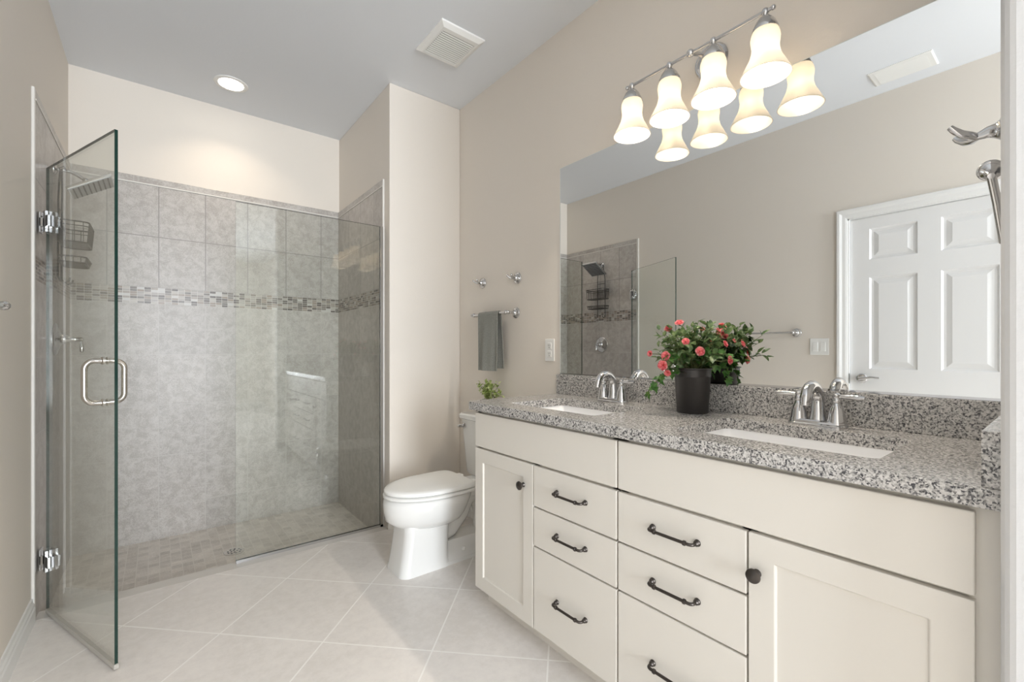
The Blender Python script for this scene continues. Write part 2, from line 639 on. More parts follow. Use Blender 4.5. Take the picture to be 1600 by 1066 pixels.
def baseboard(name, p0, p1, nrm, h=0.10):
    """moulded board from p0 to p1 (floor points on the wall), nrm points into the room."""
    p0, p1, n = Vector(p0), Vector(p1), Vector(nrm)
    prof = [(0, 0), (0.014, 0), (0.014, h * 0.58), (0.011, h * 0.66), (0.011, h * 0.76), (0.007, h * 0.86), (0.006, h), (0, h)]
    mb = MB()
    mb.loft([[p + n * d + Vector((0, 0, z)) for d, z in prof] for p in (p0, p1)])
    return struct(name, mb, M['trim'])


baseboard('baseboard_left', (XL, 1.075, 0), (XL, 2.742, 0), (1, 0, 0))
baseboard('baseboard_alcove', (XR - 0.012, YT, 0), (XW, YT, 0), (0, -1, 0))
baseboard('baseboard_right', (XW, 1.70, 0), (XW, YT - 0.014, 0), (-1, 0, 0))
baseboard('baseboard_rear', (XREAR, YREAR, 0), (XW, YREAR, 0), (0, 1, 0))


# ---- shower wall tiling
def clad(name, mk, tile_mats, mos, border):
    mb = MB(); mk(mb, -0.12, ZM0, 0.010)
    mb.mi = 1; mk(mb, ZM1, ZB0, 0.010)
    root = struct(name, mb, [tile_mats[1], tile_mats[0]])
    mb = MB(); mk(mb, ZM0, ZM1, 0.0105); build('mosaic_band', mb, mos, root)
    mb = MB(); mk(mb, ZB0, ZB0 + 0.007, 0.013); build('liner_strip', mb, M['liner'], root)
    mb = MB(); mk(mb, ZB0 + 0.007, ZB1, 0.010); build('border_row', mb, border, root, bevel=0.003)
    return root


TLY, TRY = 2.766, 2.832      # where the tiling starts on the two side walls
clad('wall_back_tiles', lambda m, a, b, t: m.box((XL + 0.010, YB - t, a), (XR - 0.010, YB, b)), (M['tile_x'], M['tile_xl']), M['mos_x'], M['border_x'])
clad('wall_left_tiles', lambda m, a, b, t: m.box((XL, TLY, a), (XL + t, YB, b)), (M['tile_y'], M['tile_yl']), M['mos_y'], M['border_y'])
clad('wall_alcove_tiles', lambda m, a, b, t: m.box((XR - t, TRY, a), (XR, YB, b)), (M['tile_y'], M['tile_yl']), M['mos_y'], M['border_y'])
mb = MB(); mb.box((XL, TLY - 0.024, 0), (XL + 0.0115, TLY, ZB1)); struct('trim_left', mb, M['liner'], bevel=0.004)
mb = MB(); mb.box((XR - 0.012, TRY - 0.014, 0), (XR, TRY, ZB1)); struct('trim_alcove', mb, M['liner'], bevel=0.004)

# ---- closed six panel door in the left wall, with its casing
mb = MB()
cw = 0.064
prof = [(0, 0), (0, 0.009), (0.012, 0.012), (0.03, 0.013), (0.045, 0.019), (0.058, 0.019), (cw, 0.015), (cw, 0)]  # (across, out)


def casing_ring(y, z, dy, dz):
    return [(XL + o, y + dy * a, z + dz * a) for a, o in prof]


mb.loft([casing_ring(DY1 - 0.001, 0, 1, 0), casing_ring(DY1 - 0.001, DZ, 1, 1), casing_ring(DY0, DZ, -1, 1), casing_ring(DY0, 0, -1, 0)])
mb.box((XL - 0.12, DY1 - 0.010, 0), (XL + 0.004, DY1, DZ))
mb.box((XL - 0.12, DY0, 0), (XL + 0.004, DY0 + 0.010, DZ))
mb.box((XL - 0.12, DY0, DZ - 0.010), (XL + 0.004, DY1, DZ))
struct('trim_1', mb, M['trim'])


def panel_door(mb, xf, y0, y1, z0, z1, thick, panels):
    """door leaf facing +x at xf with raised panels (ya, yb, za, zb)."""
    ys = sorted({y0, y1, *[p[0] for p in panels], *[p[1] for p in panels]})
    zs = sorted({z0, z1, *[p[2] for p in panels], *[p[3] for p in panels]})
    for i in range(len(ys) - 1):
        for j in range(len(zs) - 1):
            cy, cz = (ys[i] + ys[i + 1]) / 2, (zs[j] + zs[j + 1]) / 2
            if any(p[0] < cy < p[1] and p[2] < cz < p[3] for p in panels):
                continue
            mb.quad((xf, ys[i], zs[j]), (xf, ys[i + 1], zs[j]), (xf, ys[i + 1], zs[j + 1]), (xf, ys[i], zs[j + 1]))
    for (a, b, c, d) in panels:
        rings = []
        for ins, dep in ((0, 0), (0.010, -0.011), (0.022, -0.012), (0.050, -0.003), (0.052, -0.003)):
            rings.append([(xf + dep, a + ins, c + ins), (xf + dep, b - ins, c + ins), (xf + dep, b - ins, d - ins), (xf + dep, a + ins, d - ins)])
        R = [[mb.bm.verts.new(p) for p in r] for r in rings]
        for q, w in zip(R, R[1:]):
            for k in range(4):
                mb.face([q[k], q[(k + 1) % 4], w[(k + 1) % 4], w[k]])
        mb.face(R[-1])
    xb = xf - thick
    c = [(y0, z0), (y1, z0), (y1, z1), (y0, z1)]
    for k in range(4):
        (ya, za), (yb, zb) = c[k], c[(k + 1) % 4]
        mb.quad((xf, ya, za), (xf, yb, zb), (xb, yb, zb), (xb, ya, za))
    mb.quad(*[(xb, y, z) for y, z in c])


mb = MB()
XD = XL - 0.012
LY0, LY1 = DY0 + 0.012, DY1 - 0.012
cols = ((0.285, 0.531), (0.641, 0.888))
rows = ((1.765, 1.976), (1.020, 1.645), (0.235, 0.800))
panel_door(mb, XD, LY0, LY1, 0.012, DZ - 0.013, 0.035, [(a, b, c, d) for a, b in cols for c, d in rows])
door = struct('door_1', mb, M['door'])
mb = MB()
mb.lathe([(0.033, 0), (0.033, 0.005), (0.028, 0.010), (0.013, 0.012), (0.011, 0.045), (0.009, 0.050)], (XD, 0.930, 0.955), (1, 0, 0), 24)
mb.tube([(XD + 0.046, 0.935, 0.955), (XD + 0.050, 0.915, 0.957), (XD + 0.052, 0.87, 0.965), (XD + 0.050, 0.825, 0.962)], [0.011, 0.010, 0.008, 0.006], 10)
build('door_handle', mb, M['chrome'], door, smooth=40, label='chrome lever handle')
mb = MB(); mb.box((XL - 0.002, DY1 - 0.0115, 0.915), (XL + 0.0055, DY1 - 0.0095, 0.985)); build('strike_plate', mb, M['slot'], door)

# ================================================================== MIRROR
MZ0, MZ1, MY0, MY1 = 1.0245, 2.117, 0.085, 1.718
root = thing('wall_mirror', (XMIR, 0.9, MZ0), 'large frameless wall mirror above the granite backsplash', 'mirror')
mb = MB(); mb.box((XMIR, MY0, MZ0), (XW, MY1, MZ1)); build('mirror_glass', mb, M['mirror'], root)
mb = MB()
mb.box((XMIR - 0.0005, MY1, MZ0), (XW, MY1 + 0.003, MZ1))
mb.box((XMIR - 0.0005, MY0, MZ1), (XW, MY1 + 0.003, MZ1 + 0.002))
build('polished_edge', mb, M['mirror_edge'], root)
mb = MB(); mb.box((XMIR - 0.004, MY0, MZ0 - 0.003), (XW, MY1, MZ0 + 0.004)); build('bottom_channel', mb, M['chrome'], root)

# ================================================================== VANITY
XF = 1.122       # face of doors and drawers
XC = 1.105       # front edge of the worktop
XBODY = XF + 0.019


def slab_front(y0, y1, z0, z1):
    mb = MB(); mb.box((XF, y0, z0), (XBODY - 0.001, y1, z1)); return mb


def shaker_door(y0, y1, z0, z1, fr=0.058):
    mb = MB()
    x1 = XBODY - 0.001
    ri = [(y0 + fr, z0 + fr), (y1 - fr, z0 + fr), (y1 - fr, z1 - fr), (y0 + fr, z1 - fr)]
    ro = [(y0, z0), (y1, z0), (y1, z1), (y0, z1)]
    rings = [[(x1, y, z) for y, z in ro], [(XF, y, z) for y, z in ro], [(XF, y, z) for y, z in ri],
             [(XF + 0.0035, y + dy, z + dz) for (y, z), dy, dz in zip(ri, (0.003, -0.003, -0.003, 0.003), (0.003, 0.003, -0.003, -0.003))]]
    rings.append([(XF + 0.0065, y, z) for (_, y, z) in rings[-1]])
    mb.loft(rings)
    return mb


def pull_handle(yc, zc, parent):
    mb = MB()
    L2 = 0.068
    xo = XF - 0.028
    path = [(XF, yc - L2, zc), (XF - 0.015, yc - L2, zc)]
    path += arc((XF - 0.017, yc - L2 + 0.011, zc), 0.011, PI, PI / 2, 5, (0, 1, 0), (-1, 0, 0))
    path += list(reversed(arc((XF - 0.017, yc + L2 - 0.011, zc), 0.011, 0, PI / 2, 5, (0, 1, 0), (-1, 0, 0))))
    path += [(XF - 0.015, yc + L2, zc), (XF, yc + L2, zc)]
    mb.tube(path, 0.0045, 10)
    for s in (-1, 1):
        mb.lathe([(0.0095, 0), (0.009, 0.003), (0.006, 0.006), (0.0075, 0.009), (0.0050, 0.013)], (XF, yc + s * L2, zc), (-1, 0, 0), 14)
        y = yc + s * 0.046
        mb.lathe([(0.0045, -0.004), (0.0068, -0.003), (0.0072, 0), (0.0068, 0.003), (0.0045, 0.004)], (XF - 0.028, y, zc), (0, 1, 0), 12)
    return build('drawer_handle', mb, M['bronze'], parent, loc=(XF, yc, zc), smooth=45, label='dark bronze bar pull')


def knob(yc, zc, parent):
    mb = MB()
    mb.lathe([(0.010, 0), (0.009, 0.003), (0.006, 0.007), (0.0065, 0.014), (0.014, 0.017), (0.0172, 0.021), (0.0165, 0.025), (0.011, 0.0285), (0.001, 0.030)],
             (XF, yc, zc), (-1, 0, 0), 22)
    return build('door_knob', mb, M['bronze'], parent, loc=(XF, yc, zc), smooth=45, label='dark bronze round knob')


def cabinet(y0, y1, label, door_first, ysplit, endfill=0.0):
    """y0 near, y1 far; door on the far side when door_first."""
    root = thing('vanity_cabinet', (1.40, (y0 + y1) / 2, 0), label, 'cabinet', 'cream vanity cabinets')
    mb = MB()
    xb = XW - 0.002
    mb.box((XBODY, y0, 0.095), (xb, y0 + 0.018, 0.8825))
    mb.box((XBODY, y1 - 0.018, 0.095), (xb, y1, 0.8825))
    mb.box((XBODY, y0, 0.095), (xb, y1, 0.113))
    mb.box((xb - 0.01, y0, 0.095), (xb, y1, 0.8825))
    # face frame
    mb.box((XBODY, y0, 0.84), (XBODY + 0.019, y1, 0.8825))
    mb.box((XBODY, y0, 0.70), (XBODY + 0.019, y1, 0.73))
    mb.box((XBODY, y0, 0.095), (XBODY + 0.019, y1, 0.12))
    mb.box((XBODY, y0, 0.095), (XBODY + 0.019, y0 + 0.03, 0.8825))
    mb.box((XBODY, y1 - 0.03, 0.095), (XBODY + 0.019, y1, 0.8825))
    mb.box((XBODY, ysplit - 0.02, 0.095), (XBODY + 0.019, ysplit + 0.02, 0.73))
    mb.box((XBODY, min(ysplit, y0 if door_first else y1), 0.395), (XBODY + 0.019, max(ysplit, y0 if door_first else y1), 0.42))
    mb.box((XBODY, min(ysplit, y0 if door_first else y1), 0.545), (XBODY + 0.019, max(ysplit, y0 if door_first else y1), 0.57))
    build('cabinet_body', mb, M['cab'], root, bevel=0.001)
    mb = MB(); mb.box((XBODY + 0.055, y0, 0), (XBODY + 0.07, y1, 0.095))
    mb.box((XBODY + 0.07, y0 + (0 if door_first else 0.0), 0), (xb, y0 + 0.018, 0.095)); mb.box((XBODY + 0.07, y1 - 0.018, 0), (xb, y1, 0.095))
    build('toe_kick', mb, M['cab'], root)
    if endfill:
        mb = MB(); mb.box((XBODY - 0.004, y0, 0.0), (XBODY + 0.019, y0 + endfill + 0.012, 0.8825)); build('end_stile', mb, M['cab'], root)
    g = 0.0025
    f0, f1 = y0 + g + endfill, y1 - g
    build('false_front', slab_front(f0, f1, 0.721, 0.870), M['cab'], root, bevel=0.0025)
    if door_first:
        d0, d1, r0, r1 = ysplit + g, f1, f0, ysplit - g
        ky = d0 + 0.055
    else:
        d0, d1, r0, r1 = f0, ysplit - g, ysplit + g, f1
        ky = d1 - 0.020
    dr = build('cabinet_door', shaker_door(d0, d1, 0.090, 0.713), M['cab'], root, bevel=0.002)
    knob(ky, 0.625 if door_first else 0.620, dr)
    for (a, b, hz) in ((0.559, 0.712, 0.641), (0.409, 0.553, 0.486), (0.092, 0.403, 0.249)):
        dw = build('drawer', slab_front(r0, r1, a, b), M['cab'], root, bevel=0.0025)
        pull_handle((r0 + r1) / 2, hz, dw)
    return root


cabinet(0.8925, 1.689, 'cream vanity cabinet beside the toilet, its panel door left of its drawers', True, 1.2905)
cab2 = cabinet(YF + 0.003, 0.8915, 'cream vanity cabinet at the wall end, its panel door right of its drawers', False, 0.4995, endfill=0.029)

# ---- granite worktop with two openings, backsplash, side splash
SINKS = ((0.268, 0.755), (1.070, 1.557))
SX0, SX1 = 1.215, 1.540
CY0, CY1 = YF + 0.001, 1.735
root = thing('granite_countertop', (1.4, 0.9, ZT), 'speckled grey granite worktop running over both cream cabinets', 'countertop')
mb = MB()


def outline(r, z):
    pts = [(XC, CY0), (XW, CY0), (XW, CY1)]
    c = (XC + r, CY1 - r)
    pts += [(c[0] + r * math.cos(a), c[1] + r * math.sin(a)) for a in (PI / 2 + PI / 2 * k / 6 for k in range(7))]
    return [(x, y, z) for x, y in pts]


def rrect(x0, x1, y0, y1, r, z, n=4):
    pts = []
    for cx, cy, a in ((x1 - r, y1 - r, 0), (x0 + r, y1 - r, PI / 2), (x0 + r, y0 + r, PI), (x1 - r, y0 + r, 1.5 * PI)):
        pts += [(cx + r * math.cos(a + PI / 2 * k / n), cy + r * math.sin(a + PI / 2 * k / n), z) for k in range(n + 1)]
    return pts


for z in (ZT, ZT - 0.0355):
    loops = [outline(0.03, z)] + [rrect(SX0, SX1, a, b, 0.022, z) for a, b in SINKS]
    edges = []
    for lp in loops:
        vs = [mb.bm.verts.new(p) for p in lp]
        edges += [mb.bm.edges.new((vs[i], vs[(i + 1) % len(vs)])) for i in range(len(vs))]
    bmesh.ops.triangle_fill(mb.bm, use_beauty=True, edges=edges)
for lp in [outline(0.03, 0)] + [rrect(SX0, SX1, a, b, 0.022, 0) for a, b in SINKS]:
    mb.loft([[(x, y, ZT - 0.0355) for x, y, _ in lp], [(x, y, ZT) for x, y, _ in lp]], cap=False)
build('slab', mb, M['granite'], root, bevel=0.009, bseg=4)
mb = MB(); mb.box((XW - 0.022, CY0, ZT), (XW - 0.0005, CY1 - 0.003, 1.021)); build('backsplash', mb, M['granite'], root, bevel=0.002)
mb = MB(); mb.box((XC + 0.004, CY0, ZT), (XW - 0.022, CY0 + 0.025, 1.015)); build('side_splash', mb, M['granite'], root, bevel=0.002)

# ---- undermount basins
for k, (a, b) in enumerate(SINKS):
    root = thing('sink_basin', (1.36, (a + b) / 2, 0.72),
                 ('white rectangular undermount basin nearer the wall end, right of the flower pot', 'white rectangular undermount basin nearer the toilet, left of the flower pot')[k],
                 'sink', 'undermount vanity basins')
    mb = MB()
    e = 0.004
    zt = ZT - 0.036
    prof = [(-0.022, zt), (-0.022, zt - 0.012), (0.0, zt - 0.03), (0.02, 0.738), (0.05, 0.722)]
    rings = [rrect(SX0 - e - o if False else SX0 - e + d - 0.008, SX1 + e - d + 0.008, a - e + d - 0.008, b + e - d + 0.008, 0.03, z) for d, z in prof]
    inner = [rrect(SX0 - e + d, SX1 + e - d, a - e + d, b + e - d, 0.03, z) for d, z in ((0, zt), (0.004, zt - 0.03), (0.012, 0.775), (0.022, 0.745), (0.05, 0.733), (0.12, 0.731))]
    mb.loft(rings + [], cap=False)
    R = mb
    R.loft([rings[0], inner[0]], cap=False)
    R.loft(inner, cap=False)
    R.face([R.bm.verts.new(p) for p in inner[-1]])
    R.face([R.bm.verts.new(p) for p in rings[-1]])
    build('bowl', mb, M['basin'], root, smooth=50)
    mb = MB(); mb.lathe([(0.030, 0.0), (0.030, 0.003), (0.024, 0.004), (0.018, 0.002), (0.001, 0.002)], (1.36, (a + b) / 2, 0.7315), (0, 0, 1), 20)
    build('drain', mb, M['chrome'], root, smooth=40)


# ---- faucets
def make_faucet(yc, label):
    xb = 1.607
    root = thing('faucet', (xb, yc, ZT), label, 'faucet', 'chrome two handle faucets')
    mb = MB()

    def stad(hw, r, z, n=10):
        pts = [(xb + r * math.cos(a), yc + hw + r * math.sin(a), z) for a in (PI * k / n for k in range(n + 1))]
        pts += [(xb + r * math.cos(a), yc - hw + r * math.sin(a), z) for a in (PI + PI * k / n for k in range(n + 1))]
        return pts
    mb.loft([stad(0.051, 0.030, ZT), stad(0.051, 0.030, ZT + 0.006), stad(0.051, 0.027, ZT + 0.009), stad(0.051, 0.027, ZT + 0.014), stad(0.051, 0.023, ZT + 0.019)])
    build('base_plate', mb, M['chrome'], root, smooth=40)
    mb = MB()
    path = [(xb + 0.006, yc, ZT + 0.015), (xb + 0.008, yc, ZT + 0.045), (xb + 0.006, yc, ZT + 0.075)]
    path += [(xb - 0.046 + 0.053 * math.cos(t), yc, ZT + 0.074 + 0.052 * math.sin(t)) for t in (0.25 + (PI - 0.45) * k / 12 for k in range(13))]
    path += [(xb - 0.1005, yc, ZT + 0.074)]
    rad = [0.0235, 0.0200, 0.0178] + [0.0170 - 0.0025 * k / 12 for k in range(13)] + [0.0122]
    mb.tube(path, rad, 16)
    mb.lathe([(0.0125, -0.003), (0.0135, 0.0), (0.0135, 0.006), (0.011, 0.008)], (xb - 0.0995, yc, ZT + 0.0765), (-0.12, 0, -1), 16)
    build('spout', mb, M['chrome'], root, smooth=50)
    for s in (-1, 1):
        mb = MB()
        yh = yc + s * 0.051
        mb.lathe([(0.026, 0.012), (0.026, 0.018), (0.0235, 0.024), (0.0215, 0.040), (0.0175, 0.056), (0.0120, 0.068), (0.0092, 0.074), (0.0118, 0.078),
                  (0.0118, 0.084), (0.0085, 0.089), (0.010, 0.094), (0.0095, 0.100), (0.004, 0.1045), (0.001, 0.105)], (xb, yh, ZT), (0, 0, 1), 20)
        build('handle_body', mb, M['chrome'], root, smooth=40)
        mb = MB()
        mb.tube([(xb, yh, ZT + 0.093), (xb, yh + s * 0.012, ZT + 0.094), (xb - 0.001, yh + s * 0.03, ZT + 0.0945), (xb - 0.003, yh + s * 0.055, ZT + 0.094), (xb - 0.004, yh + s * 0.070, ZT + 0.094)],
                [0.006, 0.0055, 0.0075, 0.0085, 0.005], 12)
        build('lever', mb, M['chrome'], root, smooth=50)
    return root


make_faucet(1.305, 'chrome arched faucet behind the basin nearer the toilet')
make_faucet(0.505, 'chrome arched faucet behind the basin nearer the wall end')

# ================================================================== VANITY LIGHT
VX, VZ, VY = 1.540, 2.245, 0.8885
root = thing('vanity_light', (XW, VY, 2.28), 'chrome bar light with four frosted bell shades above the mirror', 'wall lamp')
mb = MB()
mb.lathe([(0.066, 0), (0.066, 0.006), (0.060, 0.012), (0.056, 0.012), (0.050, 0.019), (0.030, 0.024), (0.016, 0.030), (0.012, 0.040)], (XW, VY, 2.275), (-1, 0, 0), 32)
mb.tube([(XW - 0.03, VY, 2.275), (XW - 0.09, VY, 2.268), (VX, VY, VZ)], 0.008, 12)
build('backplate', mb, M['chrome'], root, smooth=40)
mb = MB()
mb.tube([(VX, VY - 0.278, VZ), (VX, VY + 0.278, VZ)], 0.0058, 12)
mb.sphere((VX, VY, VZ), 0.0145)
for s in (-1, 1):
    mb.sphere((VX, VY + s * 0.283, VZ), 0.0085)
build('light_bar', mb, M['chrome'], root, smooth=60)
first = None
for k in range(4):
    y = VY + (-0.2595, -0.0865, 0.0865, 0.2595)[k]
    point_light('vanity_bulb_light', (VX, y, 2.098), 17, (1.0, 0.90, 0.77), 0.022)
    if first is None:
        mb = MB()
        zt = 2.188
        out = [(0.030, zt + 0.001), (0.0365, zt - 0.006), (0.0415, zt - 0.018), (0.0435, zt - 0.030), (0.0420, zt - 0.044), (0.0400, zt - 0.058), (0.0410, zt - 0.072), (0.0455, zt - 0.090),
               (0.0520, zt - 0.105), (0.0535, zt - 0.107), (0.0590, zt - 0.118), (0.0600, zt - 0.120), (0.0660, zt - 0.133), (0.0735, zt - 0.147), (0.0750, zt - 0.150)]
        pr = [(r, z) for r, z in out] + [(r - 0.003, z - 0.001) for r, z in reversed(out)]
        mb.lathe(pr, (VX, y, 0), (0, 0, 1), 36, cap=False)
        sh = build('lamp_shade', mb, M['shade'], root, loc=(VX, y, zt), smooth=60, label='frosted glass bell shade')
        mb = MB()
        mb.lathe([(0.0385, zt - 0.007), (0.0385, zt), (0.036, zt + 0.006), (0.030, zt + 0.020), (0.020, zt + 0.034), (0.011, zt + 0.041), (0.0075, zt + 0.045), (0.010, zt + 0.049), (0.012, zt + 0.056), (0.0095, zt + 0.064), (0.005, zt + 0.068), (0.001, zt + 0.069)], (VX, y, 0), (0, 0, 1), 24)
        build('shade_holder', mb, M['chrome'], sh, smooth=40, label='chrome domed shade holder')
        mb = MB()
        mb.sphere((VX, y, 2.112), 0.021, sc=(1, 1, 1.25)); mb.lathe([(0.012, 2.138), (0.012, 2.186)], (VX, y, 0), (0, 0, 1), 12)
        build('bulb', mb, M['bulb'], sh, smooth=60)
        first = sh
    else:
        copy_tree(first, root, (0, y - (VY - 0.2595), 0))

# ================================================================== SHOWER
GT = 0.010
ZG0, ZG1 = 0.006, 1.952


def glass_panel(mb, P0, P1, z0, z1, t):
    P0, P1 = Vector(P0), Vector(P1)
    d = (P1 - P0).normalized()
    n = Vector((-d.y, d.x, 0)) * (t / 2)
    c = [(P0 - n), (P1 - n), (P1 + n), (P0 + n)]
    lo = [mb.bm.verts.new((p.x, p.y, z0)) for p in c]
    hi = [mb.bm.verts.new((p.x, p.y, z1)) for p in c]
    for i in range(4):
        mb.mi = 0 if i in (0, 2) else 1
        mb.face([lo[i], lo[(i + 1) % 4], hi[(i + 1) % 4], hi[i]])
    mb.mi = 1
    mb.face(lo[::-1]); mb.face(hi)
    mb.mi = 0


root = thing('shower_screen', (0.745, 2.83, 0), 'fixed clear glass shower panel between the door opening and the toilet wall', 'shower screen')
mb = MB(); glass_panel(mb, (0.330, 2.822, 0), (XR - 0.016, 2.822, 0), 0.008, ZG1, GT)
build('glass_pane', mb, [M['glass'], M['glass_edge']], root)
mb = MB()
mb.box((0.332, 2.812, 0.0), (XR - 0.013, 2.8165, 0.014)); mb.box((0.332, 2.8275, 0.0), (XR - 0.013, 2.832, 0.014)); mb.box((0.332, 2.8165, 0.0), (XR - 0.013, 2.8275, 0.007))
mb.box((XR - 0.030, 2.812, 0.0), (XR - 0.0125, 2.8165, ZG1)); mb.box((XR - 0.030, 2.8275, 0.0), (XR - 0.0125, 2.8319, ZG1)); mb.box((XR - 0.0155, 2.8165, 0.0), (XR - 0.0125, 2.8275, ZG1))
build('metal_channel', mb, M['chrome'], root)

# hinged glass door, standing open into the room
DH, DE = Vector((-0.377, 2.797, 0)), Vector((-0.117, 2.149, 0))
dd = (DE - DH).normalized()
dn = Vector((-dd.y, dd.x, 0))          # points to +x side
root = thing('shower_door', (DH.x, DH.y, 0.0), 'frameless clear glass shower door standing open into the room', 'shower door')
mb = MB(); glass_panel(mb, DH, DE, 0.014, 1.945, GT)
build('glass_pane', mb, [M['glass'], M['glass_edge']], root)
frame = Matrix.Translation(DH) @ Matrix(((dd.x, dn.x, 0, 0), (dd.y, dn.y, 0, 0), (0, 0, 1, 0), (0, 0, 0, 1)))
mb = MB(); mb.box((0.0, -0.008, 0.004), (0.703, 0.008, 0.022), frame)
build('bottom_sweep', mb, simple('clear_vinyl', (0.42, 0.40, 0.36), 0.3), root, bevel=0.003)


def door_handle():
    mb = MB()
    s0, za, zb, off, r = 0.600, 0.957, 1.112, 0.058, 0.0095
    cr = 0.030
    for sg in (1, -1):
        pth = [Vector((s0, sg * 0.005, zb)), Vector((s0, sg * (off - cr), zb))]
        pth += arc((s0, sg * (off - cr), zb - cr), cr, PI / 2, 0, 6, (0, sg, 0), (0, 0, 1))
        pth += list(reversed(arc((s0, sg * (off - cr), za + cr), cr, -PI / 2, 0, 6, (0, sg, 0), (0, 0, 1))))
        pth += [Vector((s0, sg * 0.005, za))]
        mb.tube([frame @ p for p in pth], r, 14)
        for z in (za, zb):
            mb.lathe([(0.014, 0.0052), (0.014, 0.009), (0.0115, 0.011)], frame @ Vector((s0, 0, z)), sg * dn, 16)
    return mb


build('door_handle', door_handle(), M['nickel'], root, smooth=50, label='brushed metal loop pull handle')
for z in (1.708, 0.236):
    mb = MB()
    for sg in (1, -1):
        mb.box((0.004, sg * 0.0055, z - 0.046), (0.030, sg * 0.017, z + 0.046), frame)
        mb.box((0.028, sg * 0.0055, z - 0.024), (0.058, sg * 0.016, z + 0.024), frame)
    px = XL + 0.013
    hb = build('door_hinge', mb, M['chrome'], root, bevel=0.0015)
    mb = MB()
    mb.box((px, 2.797, z - 0.045), (px + 0.009, 2.843, z + 0.045))
    build('wall_plate', mb, M['chrome'], hb, bevel=0.0015)
    mb = MB()
    mb.box((px + 0.004, 2.797, z - 0.018), (DH.x + 0.002, 2.815, z + 0.018))
    build('pivot_block', mb, M['chrome'], hb)

# shower arm with square head
SY = 3.205
XT = XL + 0.010
root = thing('rain_shower', (XT, SY, 2.06), 'square rain shower head on a curved arm from the left tiled wall', 'shower head')
mb = MB()
mb.lathe([(0.030, 0), (0.029, 0.004), (0.020, 0.010), (0.012, 0.013)], (XT, SY, 2.062), (1, 0, 0), 22)
build('flange', mb, M['chrome'], root, smooth=40)
mb = MB()
apath = [(XT, SY, 2.062), (XT + 0.03, SY, 2.066), (XT + 0.06, SY, 2.063), (XT + 0.085, SY, 2.053), (XT + 0.112, SY, 2.035)]
mb.tube(apath, 0.0095, 12)
mb.sphere((XT + 0.117, SY, 2.031), 0.015)
build('shower_arm', mb, M['chrome'], root, smooth=50)
tilt = Matrix.Translation((-0.272, SY, 2.005)) @ Matrix.Rotation(math.radians(-33), 4, 'Y')
mb = MB()
mb.box((-0.100, -0.100, -0.006), (0.100, 0.100, 0.008), tilt)
mb.loft([[tilt @ Vector(p) for p in rrect(-0.045, 0.045, -0.045, 0.045, 0.01, 0.010)], [tilt @ Vector(p) for p in rrect(-0.02, 0.02, -0.02, 0.02, 0.008, 0.024)]])
hp = build('head_plate', mb, M['chrome'], root, bevel=0.003)
mb = MB(); mb.box((-0.093, -0.093, -0.0085), (0.093, 0.093, -0.006), tilt); build('nozzle_face', mb, M['grey_plate'], hp)
mb = MB()
for k in range(8):
    q = -0.077 + 0.022 * k
    mb.box((q - 0.003, -0.088, -0.0105), (q + 0.003, 0.088, -0.0085), tilt)
build('nozzle_rows', mb, M['slot'], hp)

# wire caddy hanging from the arm
root = thing('shower_caddy', (XT + 0.03, SY, 1.50), 'dark wire shower caddy hanging from the shower arm', 'shower caddy')
CX = XT + 0.034
mb = MB()
for s in (-1, 1):
    mb.tube([(CX + 0.012, SY + s * 0.012, 2.062), (CX + 0.004, SY + s * 0.016, 2.080), (CX - 0.008, SY + s * 0.022, 2.068), (CX - 0.010, SY + s * 0.045, 1.97), (CX - 0.012, SY + s * 0.052, 1.90),
             (CX - 0.014, SY + s * 0.052, 1.52), (CX - 0.006, SY + s * 0.052, 1.497), (CX + 0.012, SY + s * 0.052, 1.490), (CX + 0.026, SY + s * 0.052, 1.500), (CX + 0.030, SY + s * 0.052, 1.515)], 0.0042, 8)
mb.tube([(CX - 0.012, SY - 0.052, 1.86), (CX - 0.012, SY + 0.052, 1.86)], 0.003, 8)
build('hanger_frame', mb, M['wire'], root, smooth=50)


def basket(ztop, zbot, dx, hw, nbar):
    mb = MB()
    x0, x1 = CX - 0.010, CX - 0.010 + dx
    for z, sh in ((ztop, 0), (zbot, 0.008)):
        p = rrect(x0, x1 - sh, SY - hw + sh, SY + hw - sh, 0.028, z, 5)
        mb.tube(p + [p[0]], 0.0038, 8)
    if ztop - zbot > 0.06:
        z = ztop - 0.02
        p = rrect(x0, x1 - 0.002, SY - hw + 0.002, SY + hw - 0.002, 0.028, z, 5)
        mb.tube(p + [p[0]], 0.0024, 8)
    for k in range(nbar):
        y = SY - hw + 0.02 + (2 * hw - 0.04) * k / (nbar - 1)
        mb.tube([(x1, y, ztop), (x1 - 0.008, y, zbot), (x0, y, zbot), (x0, y, ztop)], 0.0018, 6)
    for s in (-1, 1):
        for k in range(3):
            x = x0 + 0.03 + (dx - 0.05) * k / 2
            mb.tube([(x, SY + s * hw, ztop), (x, SY + s * (hw - 0.008), zbot)], 0.0018, 6)
    return mb


build('basket', basket(1.790, 1.690, 0.115, 0.125, 11), M['wire'], root, smooth=50)
build('soap_dish', basket(1.615, 1.588, 0.105, 0.120, 9), M['wire'], root, smooth=50)

